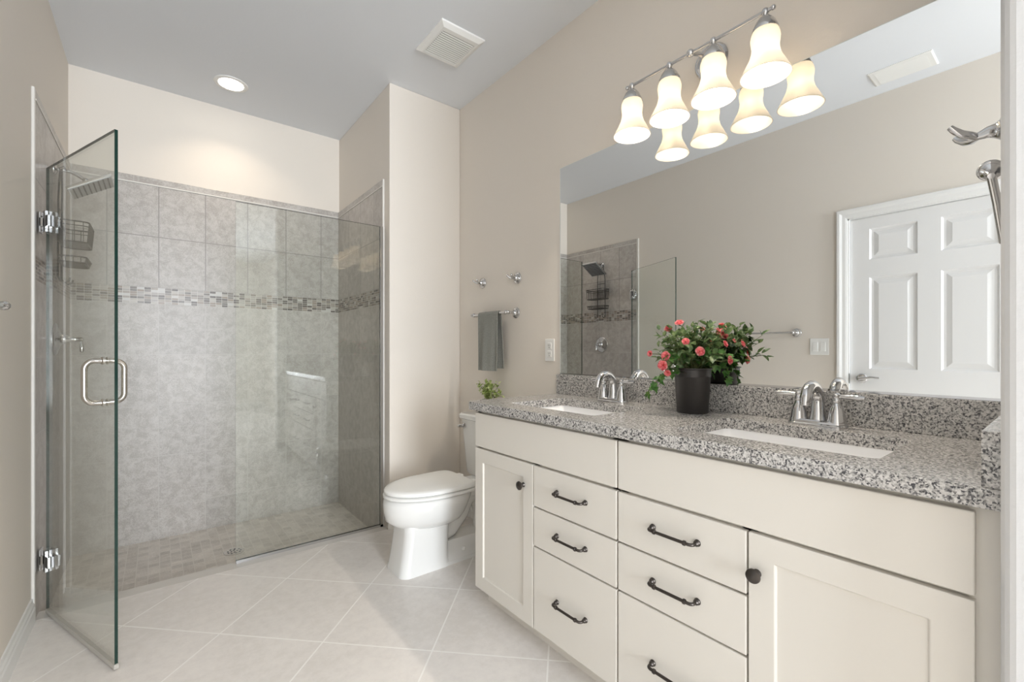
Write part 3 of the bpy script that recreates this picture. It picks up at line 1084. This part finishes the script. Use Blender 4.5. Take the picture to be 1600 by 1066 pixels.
# mixer valve
root = thing('shower_valve', (XT, 3.215, 1.205), 'chrome round shower valve with lever on the left tiled wall', 'shower valve')
mb = MB()
mb.lathe([(0.082, 0), (0.082, 0.004), (0.076, 0.010), (0.060, 0.012), (0.050, 0.017), (0.034, 0.022), (0.026, 0.028), (0.024, 0.036)], (XT, 3.215, 1.205), (1, 0, 0), 36)
build('escutcheon', mb, M['chrome'], root, smooth=40)
mb = MB()
mb.lathe([(0.023, 0.034), (0.0225, 0.042), (0.015, 0.055), (0.011, 0.075), (0.010, 0.092), (0.012, 0.096), (0.012, 0.104), (0.006, 0.109)], (XT, 3.215, 1.205), (1, 0, 0), 20)
mb.tube([(XT + 0.098, 3.215, 1.205), (XT + 0.100, 3.213, 1.190), (XT + 0.101, 3.211, 1.170), (XT + 0.102, 3.209, 1.147), (XT + 0.102, 3.208, 1.138)], [0.006, 0.0055, 0.009, 0.0095, 0.004], 12)
build('valve_handle', mb, M['chrome'], root, smooth=45)

# floor drain
root = thing('shower_drain', (0.369, 3.217, ZPAN), 'round metal drain in the shower floor mosaic', 'drain')
mb = MB(); mb.lathe([(0.055, 0), (0.055, 0.003), (0.050, 0.0045), (0.001, 0.0045)], (0.369, 3.217, ZPAN), (0, 0, 1), 28); dr = build('drain_plate', mb, M['nickel'], root, smooth=40)
mb = MB()
for rr_, n in ((0.016, 4), (0.034, 9)):
    for k in range(n):
        a = 2 * PI * k / n
        mb.lathe([(0.0052, 0.0044), (0.0052, 0.0052)], (0.369 + rr_ * math.cos(a), 3.217 + rr_ * math.sin(a), ZPAN), (0, 0, 1), 10)
build('drain_holes', mb, M['slot'], dr)

# ================================================================== CEILING FITTINGS
root = thing('downlight', (0.371, 3.385, H), 'lit round recessed downlight in the ceiling over the shower', 'ceiling light')
mb = MB(); mb.lathe([(0.095, 0), (0.094, 0.004), (0.084, 0.007), (0.070, 0.005), (0.066, 0.0)], (0.371, 3.385, H), (0, 0, -1), 36); build('trim_ring', mb, M['plastic'], root, smooth=40)
mb = MB(); mb.lathe([(0.070, 0.0), (0.069, 0.006), (0.050, 0.009), (0.001, 0.010)], (0.371, 3.385, H), (0, 0, -1), 36); build('lens', mb, M['lamp_lens'], root, smooth=40)

FX0, FX1, FY0, FY1 = 1.150, 1.420, 2.036, 2.336
root = thing('exhaust_fan_grille', (1.285, 2.186, H), 'white square louvred fan grille in the ceiling above the toilet', 'vent')
mb = MB()


def rect(x0, x1, y0, y1, z):
    return [(x0, y0, z), (x1, y0, z), (x1, y1, z), (x0, y1, z)]


mb.loft([rect(FX0, FX1, FY0, FY1, H), rect(FX0, FX1, FY0, FY1, H - 0.008), rect(FX0 + 0.025, FX1 - 0.025, FY0 + 0.025, FY1 - 0.025, H - 0.022),
         rect(FX0 + 0.035, FX1 - 0.035, FY0 + 0.055, FY1 - 0.035, H - 0.022), rect(FX0 + 0.037, FX1 - 0.037, FY0 + 0.057, FY1 - 0.037, H - 0.010)], cap=False)
build('grille_frame', mb, M['plastic'], root, bevel=0.002)
mb = MB(); mb.quad(*rect(FX0 + 0.03, FX1 - 0.03, FY0 + 0.05, FY1 - 0.03, H - 0.004)); build('dark_cavity', mb, M['grey_slot'], root)
mb = MB()
n = 13
for k in range(n):
    y = FY0 + 0.064 + (FY1 - FY0 - 0.108) * k / (n - 1)
    mt = Matrix.Translation((0, y, H - 0.020)) @ Matrix.Rotation(math.radians(-20), 4, 'X')
    mb.box((FX0 + 0.037, -0.0046, -0.0012), (FX1 - 0.037, 0.0046, 0.0012), mt)
build('louvres', mb, M['plastic'], root)

root = thing('air_register', (-0.19, 0.67, H), 'white slatted air register in the ceiling, seen only in the mirror', 'vent')
mb = MB()
mb.loft([rect(-0.285, -0.085, 0.52, 0.82, H), rect(-0.285, -0.085, 0.52, 0.82, H - 0.004), rect(-0.278, -0.092, 0.527, 0.813, H - 0.007),
         rect(-0.258, -0.112, 0.55, 0.79, H - 0.007), rect(-0.258, -0.112, 0.55, 0.79, H - 0.001)], cap=False)
build('register_frame', mb, M['plastic'], root)
mb = MB()
for k in range(9):
    x = -0.25 + 0.0163 * k
    mt = Matrix.Translation((x, 0, H - 0.006)) @ Matrix.Rotation(math.radians(-22), 4, 'Y')
    mb.box((-0.0095, 0.55, -0.0008), (0.0095, 0.79, 0.0008), mt)
build('slats', mb, M['plastic'], root)

# ================================================================== TOILET
TY = 2.195
root = thing('toilet', (1.30, TY, 0), 'white two-piece toilet with elongated bowl and closed lid', 'toilet')


def egg(xf, xb, hw, z, n=40, sq=0.0, back=2.6):
    """elongated plan: pointed round front at xf, blunter back at xb."""
    xm = xf + (xb - xf) * 0.56
    pts = []
    for k in range(n):
        a = 2 * PI * k / n
        c, s = math.cos(a), math.sin(a)
        if c < 0:
            x = xm + (xm - xf) * (-(abs(c)))
            y = hw * s
        else:
            e = 2.0 / back
            x = xm + (xb - xm) * (abs(c) ** e)
            y = hw * (abs(s) ** e) * (1 if s >= 0 else -1)
        pts.append((x, TY + y, z))
    return pts


def rr2(xf, xb, hw, r, z):
    return rrect(xf, xb, TY - hw, TY + hw, r, z, 5)


mb = MB()
mb.loft([egg(1.02, 1.30, 0.095, 0.215), egg(0.962, 1.33, 0.126, 0.235), egg(0.920, 1.35, 0.156, 0.270), egg(0.908, 1.37, 0.171, 0.318), egg(0.907, 1.385, 0.177, 0.355), egg(0.914, 1.39, 0.175, 0.378), egg(0.922, 1.385, 0.168, 0.384)])
build('bowl', mb, M['porcelain'], root, smooth=50)
mb = MB()
mb.loft([rr2(0.950, 1.245, 0.112, 0.05, 0.0), rr2(0.951, 1.244, 0.111, 0.05, 0.012), rr2(0.958, 1.238, 0.106, 0.048, 0.03), rr2(0.974, 1.236, 0.102, 0.045, 0.12), rr2(0.985, 1.240, 0.101, 0.045, 0.20), rr2(0.985, 1.250, 0.104, 0.045, 0.25), rr2(0.99, 1.250, 0.10, 0.045, 0.27)])
build('pedestal', mb, M['porcelain'], root, smooth=35)
mb = MB()
# trapway, base rear and tank deck
tp = [(1.20, TY, 0.14), (1.27, TY, 0.165), (1.335, TY, 0.235), (1.375, TY, 0.31), (1.43, TY, 0.335), (1.49, TY, 0.30), (1.52, TY, 0.20), (1.53, TY, 0.02)]
mb.tube(tp, [0.062, 0.064, 0.066, 0.066, 0.066, 0.066, 0.066, 0.07], 20)
mb.loft([rr2(1.15, 1.62, 0.108, 0.03, 0.0), rr2(1.15, 1.615, 0.106, 0.03, 0.016), rr2(1.18, 1.60, 0.092, 0.03, 0.022), rr2(1.18, 1.58, 0.080, 0.03, 0.05), rr2(1.18, 1.56, 0.062, 0.03, 0.11)])
build('trapway', mb, M['porcelain'], root, smooth=50)
mb = MB()
mb.loft([rr2(1.33, 1.675, 0.085, 0.03, 0.335), rr2(1.325, 1.678, 0.105, 0.03, 0.355), rr2(1.325, 1.68, 0.108, 0.03, 0.380), rr2(1.33, 1.678, 0.104, 0.03, 0.386)])
build('tank_deck', mb, M['porcelain'], root, smooth=40)
for yy in (-0.076, 0.076):
    mb = MB()
    mb.lathe([(0.014, 0.0), (0.014, 0.008), (0.010, 0.016), (0.001, 0.019)], (1.33, TY + yy, 0.046), (0, 0, 1), 14)
    build('bolt_cap', mb, M['plastic'], root, smooth=50)
mb = MB()
mb.loft([egg(0.917, 1.385, 0.172, 0.3885, back=5), egg(0.908, 1.39, 0.180, 0.391, back=5), egg(0.907, 1.39, 0.181, 0.401, back=5), egg(0.914, 1.385, 0.175, 0.405, back=5)])
build('seat', mb, M['plastic'], root, smooth=50)
mb = MB()
mb.loft([egg(0.925, 1.37, 0.166, 0.4095, back=7), egg(0.913, 1.375, 0.176, 0.412, back=7), egg(0.912, 1.375, 0.177, 0.423, back=7), egg(0.919, 1.37, 0.172, 0.430, back=7), egg(0.945, 1.355, 0.152, 0.4345, back=6), egg(1.05, 1.31, 0.08, 0.436, back=4)])
build('lid', mb, M['plastic'], root, smooth=50)
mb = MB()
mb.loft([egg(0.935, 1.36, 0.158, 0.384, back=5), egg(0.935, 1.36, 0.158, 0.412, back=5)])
build('gap_shade_ring', mb, M['grey_slot'], root)  # dark filler standing in for the shade in the gaps around the seat
for s in (-1, 1):
    mb = MB()
    mb.box((1.365, TY + s * 0.055, 0.386), (1.415, TY + s * 0.100, 0.418))
    build('lid_hinge', mb, M['plastic'], root, bevel=0.005)
mb = MB()
mb.loft([rr2(1.505, 1.682, 0.168, 0.04, 0.388), rr2(1.498, 1.684, 0.180, 0.04, 0.405), rr2(1.480, 1.686, 0.203, 0.035, 0.725)])
tk = build('tank', mb, M['porcelain'], root, smooth=40)
mb = MB()
mb.lathe([(0.016, 0), (0.016, 0.006), (0.010, 0.010)], (1.483, TY + 0.150, 0.685), (-1, 0, 0), 18)
mb.tube([(1.470, TY + 0.150, 0.685), (1.462, TY + 0.165, 0.684), (1.460, TY + 0.185, 0.680), (1.460, TY + 0.198, 0.677)], [0.010, 0.011, 0.010, 0.005], 10)
build('flush_lever', mb, M['chrome'], tk, smooth=50, label='chrome flush lever')
mb = MB()
mb.loft([rr2(1.475, 1.687, 0.206, 0.035, 0.725), rr2(1.466, 1.688, 0.213, 0.035, 0.730), rr2(1.466, 1.688, 0.213, 0.035, 0.752), rr2(1.474, 1.686, 0.206, 0.035, 0.760)])
build('tank_lid', mb, M['porcelain'], root, smooth=40)

# ================================================================== HARDWARE ON WALLS
def rosette(mb, o, ax, R=0.033):
    mb.lathe([(R, 0), (R, 0.004), (R * 0.93, 0.007), (R * 0.80, 0.008), (R * 0.74, 0.012), (R * 0.55, 0.014), (R * 0.42, 0.020), (R * 0.30, 0.028), (R * 0.27, 0.034)], o, ax, 26)


def towel_bar(y0, y1, z, xwall, sg, label):
    """bar along y; sg = +1 when the wall faces +x."""
    root = thing('towel_bar', (xwall, (y0 + y1) / 2, z), label, 'towel bar')
    xb = xwall + sg * 0.078
    for y in (y0, y1):
        mb = MB()
        rosette(mb, (xwall, y, z), (sg, 0, 0))
        mb.lathe([(0.009, 0.03), (0.0085, 0.05), (0.012, 0.058), (0.0095, 0.064), (0.012, 0.070), (0.0135, 0.078), (0.0115, 0.087), (0.005, 0.092)], (xwall, y, z), (sg, 0, 0), 18)
        build('bracket', mb, M['chrome'], root, smooth=45)
    mb = MB()
    mb.tube([(xb, y0 - 0.018, z), (xb, y1 + 0.018, z)], 0.0078, 14)
    for y in (y0 - 0.02, y1 + 0.02):
        mb.sphere((xb, y, z), 0.0105)
    build('bar', mb, M['chrome'], root, smooth=50)
    return root


towel_bar(2.100, 2.440, 1.373, XW, -1, 'chrome towel bar holding the grey towel on the toilet wall')
towel_bar(1.326, 1.885, 1.278, XL, 1, 'empty chrome towel bar on the left wall, between the panel door and the shower')

for y, z, lab in ((2.452, 1.591, 'chrome robe hook nearer the shower, above the grey towel'), (2.088, 1.580, 'chrome robe hook nearer the mirror, above the towel bar')):
    root = thing('robe_hook', (XW, y, z), lab, 'hook', 'chrome robe hooks above the towel')
    mb = MB(); rosette(mb, (XW, y, z), (-1, 0, 0), 0.035); build('rosette', mb, M['chrome'], root, smooth=45)
    mb = MB()
    for s in (-1, 1):
        mb.tube([(XW - 0.028, y, z), (XW - 0.040, y + s * 0.004, z - 0.003), (XW - 0.052, y + s * 0.014, z + 0.001), (XW - 0.062, y + s * 0.020, z + 0.012)], [0.009, 0.0085, 0.0065, 0.0055], 10)
        mb.sphere((XW - 0.0625, y + s * 0.0202, z + 0.0125), 0.0072)
    build('double_prong', mb, M['chrome'], root, smooth=50)

# double robe hook and towel arm on the short wall at the vanity end
HX, HZ = 1.25, 1.570
root = thing('robe_hook', (HX, YF, HZ), 'chrome double robe hook sticking out from the wall end beside the mirror', 'hook')
mb = MB(); rosette(mb, (HX, YF, HZ), (0, 1, 0), 0.034); build('rosette', mb, M['chrome'], root, smooth=45)
mb = MB()
mb.tube([(HX, YF + 0.010, HZ + 0.003), (HX, YF + 0.030, HZ + 0.001), (HX, YF + 0.043, HZ - 0.002), (HX, YF + 0.049, HZ - 0.003)], [0.013, 0.011, 0.0075, 0.007], 12)
for s_, dz in ((-1, 0.004), (1, 0.0)):
    mb.tube([(HX, YF + 0.044, HZ - 0.003), (HX + s_ * 0.010, YF + 0.053, HZ - 0.004 + dz), (HX + s_ * 0.021, YF + 0.064, HZ + dz), (HX + s_ * 0.028, YF + 0.074, HZ + 0.009 + dz), (HX + s_ * 0.030, YF + 0.079, HZ + 0.016 + dz)], [0.006, 0.0075, 0.007, 0.006, 0.005], 10)
build('double_prong', mb, M['chrome'], root, smooth=50)
root = thing('towel_ring', (1.2, YF, 1.485), 'chrome towel arm with round boss below the double robe hook at the mirror edge', 'towel ring')
mb = MB()
mb.tube([(1.215, YF, 1.487), (1.215, YF + 0.022, 1.487)], 0.009, 12)
bx = Vector((1.210, YF + 0.0235, 1.487)); bd = Vector((-0.82, -0.1, -0.55))
rosette(mb, bx, bd, 0.0185)
build('boss', mb, M['chrome'], root, smooth=45)
mb = MB()
p0 = bx + bd.normalized() * 0.016
mb.tube([p0, p0 + Vector((0.012, -0.0005, -0.008)), p0 + Vector((0.060, -0.003, -0.042)), p0 + Vector((0.150, -0.005, -0.105))], [0.0075, 0.0068, 0.0068, 0.0068], 12)
build('arm', mb, M['chrome'], root, smooth=50)

# grey towel folded over the bar
XBAR = XW - 0.078
mb = MB()


def towel_sheet(off):
    rows = []
    ny = 22
    prof = [(-0.0155, z) for z in (1.022, 1.03, 1.10, 1.17, 1.24, 1.30, 1.35, 1.370)] + [(-0.0145 * math.cos(t), 1.373 + 0.0145 * math.sin(t)) for t in (0.35, 0.9, PI / 2, 2.25, 2.8)] + \
           [(0.0155, z) for z in (1.370, 1.35, 1.30, 1.24, 1.17, 1.10, 1.045, 1.037)]
    for i, (dx, z) in enumerate(prof):
        row = []
        d = max(0.0, 1.36 - z)
        back = dx > 0
        for j in range(ny + 1):
            u = j / ny
            fl = (0.010 * math.sin(u * 7.0 + (2 if back else 0.6)) + 0.004 * math.sin(u * 17)) * min(1, d / 0.25)
            sx = dx * (1 + d * 0.6) + fl * (0.8 if back else 1) - (0.004 * d / 0.3 if not back else -0.012 * d / 0.3)
            yy = 2.168 + (2.372 - 2.168) * u + (0.010 * (0.5 - u) * (d / 0.3)) + (-0.006 if back else 0)
            nrm = (off if not back else -off)
            if abs(dx) < 0.0153 or 1.365 < z:
                row.append((XBAR + dx * (1 - off / 0.0155), yy, 1.373 + (z - 1.373) * (1 - off / 0.0155) if z > 1.373 else z))
            else:
                row.append((XBAR + sx + nrm, yy, z))
        rows.append(row)
    return rows


A, B = towel_sheet(0.0), towel_sheet(0.0055)
for rows in (A, B):
    mb.loft(rows, cap=False, closed=False)
for i in range(len(A) - 1):
    for j in (0, len(A[0]) - 1):
        mb.quad(A[i][j], A[i + 1][j], B[i + 1][j], B[i][j])
for i in (0, len(A) - 1):
    for j in range(len(A[0]) - 1):
        mb.quad(A[i][j], A[i][j + 1], B[i][j + 1], B[i][j])
tw = build('hand_towel', mb, M['towel'], loc=(XBAR, 2.27, 1.373), smooth=60)
tag(tw, 'grey terry hand towel folded over the bar by the toilet', 'towel')

# outlet and switch plates
root = thing('outlet', (XW, 1.802, 1.150), 'white double socket plate on the wall left of the mirror', 'outlet')
mb = MB(); mb.box((XW - 0.006, 1.766, 1.089), (XW, 1.838, 1.211)); build('cover_plate', mb, M['plastic'], root, bevel=0.002)
for z in (1.128, 1.172):
    mb = MB(); mb.box((XW - 0.0085, 1.786, z - 0.018), (XW - 0.004, 1.818, z + 0.018)); sk = build('socket', mb, M['plastic'], root, bevel=0.003)
    mb = MB()
    for dy in (-0.006, 0.006):
        mb.box((XW - 0.009, 1.802 + dy - 0.001, z - 0.002), (XW - 0.0084, 1.802 + dy + 0.001, z + 0.008))
    mb.lathe([(0.0025, 0.0084), (0.0025, 0.009)], (XW, 1.802, z - 0.009), (-1, 0, 0), 10)
    build('slots', mb, M['slot'], sk)
root = thing('light_switch', (XL, 1.178, 1.173), 'white double rocker switch plate beside the panel door, seen in the mirror', 'switch')
mb = MB(); mb.box((XL, 1.118, 1.112), (XL + 0.006, 1.238, 1.234)); build('cover_plate', mb, M['plastic'], root, bevel=0.002)
for y in (1.154, 1.202):
    mb = MB(); mb.loft([[(XL + 0.005, y - 0.0165, 1.139), (XL + 0.005, y + 0.0165, 1.139), (XL + 0.005, y + 0.0165, 1.207), (XL + 0.005, y - 0.0165, 1.207)],
                        [(XL + 0.0105, y - 0.015, 1.141), (XL + 0.0105, y + 0.015, 1.141), (XL + 0.007, y + 0.015, 1.205), (XL + 0.007, y - 0.015, 1.205)]])
    build('rocker', mb, M['plastic'], root)

# ================================================================== PLANTS
def leaf(mb, base, d, up, L, W, fold=0.25, curl=0.25, shape='oval'):
    d = d.normalized()
    side = d.cross(up)
    if side.length < 1e-3:
        side = d.cross(Vector((1, 0, 0)))
    side.normalize()
    nrm = side.cross(d).normalized()
    prof = {'oval': ((0, 0.0), (0.18, 0.62), (0.42, 1.0), (0.70, 0.72), (0.88, 0.34), (1.0, 0.0)),
            'ivy': ((0, 0.15), (0.10, 0.95), (0.28, 0.55), (0.45, 0.95), (0.62, 0.42), (1.0, 0.0))}[shape]
    cen, lf, rt = [], [], []
    for t, w in prof:
        p = base + d * (L * t) - nrm * (curl * L * t * t)
        cen.append(mb.bm.verts.new(p))
        lf.append(mb.bm.verts.new(p + side * (W * 0.5 * w) + nrm * (fold * W * 0.5 * w)))
        rt.append(mb.bm.verts.new(p - side * (W * 0.5 * w) + nrm * (fold * W * 0.5 * w)))
    for i in range(len(prof) - 1):
        mb.face([cen[i], cen[i + 1], lf[i + 1], lf[i]])
        mb.face([cen[i + 1], cen[i], rt[i], rt[i + 1]])


def rvec(a=1.0):
    while True:
        v = Vector((rnd.uniform(-1, 1), rnd.uniform(-1, 1), rnd.uniform(-1, 1)))
        if 0.05 < v.length < 1:
            return v.normalized() * a


def flower(mb, c, ax, R):
    ax = ax.normalized()
    u = ax.cross(Vector((0.3, 0.2, 1))).normalized()
    w = ax.cross(u)
    ph = rnd.uniform(0, 6)
    for layer, (n, rad, open_, h) in enumerate(((5, 1.0, 1.25, 0.55), (5, 0.78, 0.85, 0.75), (4, 0.52, 0.5, 0.85), (3, 0.3, 0.2, 0.9))):
        for k in range(n):
            a = ph + layer * 0.6 + 2 * PI * k / n
            out = u * math.cos(a) + w * math.sin(a)
            tan = ax.cross(out)
            wd = R * rad * 0.95
            rows = []
            for t in (0.0, 0.4, 0.75, 1.0):
                rr_ = R * rad * (0.12 + 0.88 * t ** (1.0 / max(open_, 0.3)))
                hh = R * h * (t if open_ < 0.9 else math.sin(t * 2.2))
                ws = wd * (0.30, 0.85, 1.0, 0.55)[(0.0, 0.4, 0.75, 1.0).index(t)] * 0.62
                p = c + out * rr_ + ax * hh
                rows.append([p - tan * ws - out * ws * 0.22, p + out * 0.02 * R, p + tan * ws - out * ws * 0.22])
            mb.loft(rows, cap=False, closed=False)


PX, PY = 1.575, 0.901
root = thing('potted_rose', (PX, PY, ZT), 'pink miniature rose bush with trailing ivy in a black pot between the basins', 'potted plant')
mb = MB()
zz = 0.167
mb.lathe([(0.0545, 0), (0.0560, 0.003), (0.0630, zz - 0.036), (0.0645, zz - 0.034), (0.0645, zz - 0.030), (0.0655, zz - 0.006), (0.0700, zz - 0.004), (0.0705, zz), (0.0660, zz), (0.0630, zz - 0.012)], (PX, PY, ZT), (0, 0, 1), 40)
build('pot', mb, M['pot'], root, smooth=40)
mb = MB(); mb.lathe([(0.064, zz - 0.013), (0.04, zz - 0.009), (0.001, zz - 0.006)], (PX, PY, ZT), (0, 0, 1), 24, cap=False); build('soil', mb, M['soil'], root, smooth=60)
# view-independent layout: e1 runs along the wall diagonal, e2 towards the room
e1, e2 = Vector((0.785, -0.62, 0)), Vector((-0.62, -0.785, 0))
top = Vector((PX, PY, ZT + zz - 0.008))
blooms = [(-0.052, 0.337, 0.01), (-0.099, 0.316, 0.03), (-0.166, 0.228, 0.03), (-0.060, 0.270, 0.09), (-0.118, 0.220, 0.06), (-0.132, 0.187, 0.07), (-0.116, 0.160, 0.07),
          (-0.011, 0.236, 0.09), (0.042, 0.315, -0.02), (0.052, 0.274, 0.03), (0.094, 0.262, 0.05), (0.104, 0.205, 0.06), (0.116, 0.292, -0.03), (0.143, 0.312, -0.05), (0.02, 0.250, -0.11), (-0.06, 0.20, -0.10)]
blooms = [(top + e1 * a + e2 * c + Vector((0, 0, z - zz - 0.0)), i) for i, (a, z, c) in enumerate(blooms)]
for i in range(len(blooms)):
    p = blooms[i][0]
    p.x = min(p.x, 1.665)
stems, leaves = MB(), MB()


def in_bounds(p):
    return p.x < 1.672 or p.z < 0


for p, i in blooms:
    a = top + Vector((rnd.uniform(-0.025, 0.025), rnd.uniform(-0.025, 0.025), -0.005))
    mid = a.lerp(p, 0.55) + Vector((rnd.uniform(-0.02, 0.02), rnd.uniform(-0.02, 0.02), 0.02))
    stems.tube([a, a.lerp(mid, 0.5) + rvec(0.006), mid, mid.lerp(p, 0.6) + rvec(0.005), p], [0.0020, 0.0018, 0.0016, 0.0014, 0.0013], 6)
    for k in range(3):
        q = a.lerp(p, rnd.uniform(0.45, 0.9))
        leaf(leaves, q, rvec() + Vector((0, 0, 0.2)), Vector((0, 0, 1)), 0.036, 0.022)
    mb = MB()
    ax = (p - (top + Vector((0, 0, 0.06)))).normalized() + e2 * 0.55 + Vector((0, 0, 0.2))
    R = (0.0175, 0.0155, 0.012, 0.014, 0.0175, 0.019, 0.013)[i % 7]
    flower(mb, p, ax, R)
    fl = build('rose_flower', mb, M['petal'], root, loc=p, smooth=80, label='coral pink rose bloom')
    mb = MB(); mb.lathe([(0.0015, -0.006), (0.0045, -0.002), (0.006, 0.002), (0.0035, 0.005)], p, ax, 8); build('calyx', mb, M['sepal'], fl, smooth=60)
for k in range(84):
    t = rnd.uniform(0, 2 * PI)
    rad = rnd.uniform(0.03, 0.162)
    hz = rnd.uniform(0.035, 0.185) * (1.10 - 0.42 * (rad / 0.165) ** 2)
    tip = top + Vector((math.cos(t) * rad * 0.85, math.sin(t) * rad, hz))
    tip.x = min(tip.x, 1.655)
    a = top + Vector((rnd.uniform(-0.03, 0.03), rnd.uniform(-0.03, 0.03), -0.005))
    mid = a.lerp(tip, 0.5) + Vector((0, 0, 0.018)) + rvec(0.008)
    stems.tube([a, mid, tip], [0.0016, 0.0013, 0.0008], 5)
    for j in range(9):
        f = 0.30 + 0.70 * j / 8
        q = (a.lerp(mid, f * 2) if f < 0.5 else mid.lerp(tip, f * 2 - 1))
        q = q + rvec(0.010)
        d = rvec() + (tip - a).normalized() * 0.5 + Vector((0, 0, rnd.uniform(-0.2, 0.5)))
        L = rnd.uniform(0.022, 0.042)
        if (q + d.normalized() * L).x > 1.684:
            d.x = -abs(d.x)
        if (q + d.normalized() * L).x > 1.684:
            continue
        leaf(leaves, q, d, Vector((0, 0, 1)) + rvec(0.5), L, L * rnd.uniform(0.5, 0.66))
build('rose_stems', stems, M['stem'], root, smooth=60)
build('rose_foliage', leaves, M['leaf'], root, smooth=70)
ivy, ivs = MB(), MB()
trails = [[(-0.04, 0.0, 0.02), (-0.09, -0.005, 0.04), (-0.135, -0.02, 0.05), (-0.165, -0.055, 0.05), (-0.185, -0.085, 0.045)],
          [(-0.03, 0.02, 0.03), (-0.06, 0.06, 0.05), (-0.10, 0.06, 0.06), (-0.125, 0.03, 0.06)],
          [(0.0, 0.02, 0.03), (0.005, 0.07, 0.06), (0.01, 0.085, 0.085), (0.015, 0.06, 0.10)],
          [(0.03, 0.02, 0.03), (0.065, 0.06, 0.05), (0.10, 0.06, 0.06), (0.125, 0.03, 0.06)],
          [(0.03, 0.0, 0.0), (0.08, 0.02, 0.02), (0.125, 0.005, 0.02), (0.145, -0.035, 0.015)],
          [(0.0, 0.01, -0.02), (0.04, 0.04, -0.06), (0.09, 0.03, -0.09), (0.12, -0.02, -0.095)],
          [(-0.02, 0.0, -0.03), (-0.04, 0.04, -0.06), (-0.05, 0.03, -0.10), (-0.05, -0.03, -0.105)]]
for tr in trails:
    P = [top + e1 * a + e2 * c + Vector((0, 0, z)) for a, z, c in tr]
    for p in P:
        p.x = min(p.x, 1.655)
    ivs.tube(P, 0.0013, 6)
    for i in range(len(P) - 1):
        for f in (0.15, 0.4, 0.65, 0.9):
            q = P[i].lerp(P[i + 1], f)
            d = (P[i + 1] - P[i]).normalized() * 0.4 + rvec(0.9) + Vector((0, 0, -0.25))
            L = rnd.uniform(0.024, 0.038)
            if (q + d.normalized() * L).x > 1.68:
                d.x = -abs(d.x)
            leaf(ivy, q, d, Vector((0, 0, 1)) + rvec(0.3) + e2 * 0.5, L, L * 0.95, 0.12, 0.2, 'ivy')
iv = build('ivy_foliage', ivy, M['ivy'], root, smooth=70, label='bright green trailing ivy')
build('ivy_stem', ivs, M['stem'], iv, smooth=60)

# small pale green plant on the toilet tank
QX, QY, QZ = 1.585, 2.235, 0.760
root = thing('small_plant', (QX, QY, QZ), 'small pale green leafy plant on the toilet tank, behind the worktop corner', 'potted plant')
mb = MB(); mb.lathe([(0.034, 0), (0.036, 0.003), (0.043, 0.075), (0.046, 0.078), (0.046, 0.088), (0.041, 0.088), (0.039, 0.078)], (QX, QY, QZ), (0, 0, 1), 28); build('pot', mb, M['gravel'], root, smooth=40)
mb = MB(); mb.lathe([(0.040, 0.079), (0.001, 0.083)], (QX, QY, QZ), (0, 0, 1), 18, cap=False); build('soil', mb, M['soil'], root)
lv, st = MB(), MB()
for k in range(34):
    t = rnd.uniform(0, 2 * PI)
    rad = rnd.uniform(0.01, 0.105)
    tip = Vector((QX + math.cos(t) * rad * 0.7, QY + math.sin(t) * rad, QZ + rnd.uniform(0.135, 0.205) - 0.30 * rad))
    a = Vector((QX + rnd.uniform(-0.015, 0.015), QY + rnd.uniform(-0.015, 0.015), QZ + 0.078))
    st.tube([a, a.lerp(tip, 0.5) + Vector((0, 0, 0.012)), tip], 0.0013, 5)
    for j in range(9):
        q = a.lerp(tip, 0.4 + 0.6 * j / 8) + Vector((0, 0, 0.006))
        d = rvec() + Vector((0, 0, 0.5))
        leaf(lv, q, d, Vector((0, 0, 1)), rnd.uniform(0.022, 0.036), rnd.uniform(0.013, 0.020), 0.3, 0.3)
build('stems', st, M['stem'], root, smooth=60)
build('foliage', lv, M['succulent'], root, smooth=70)
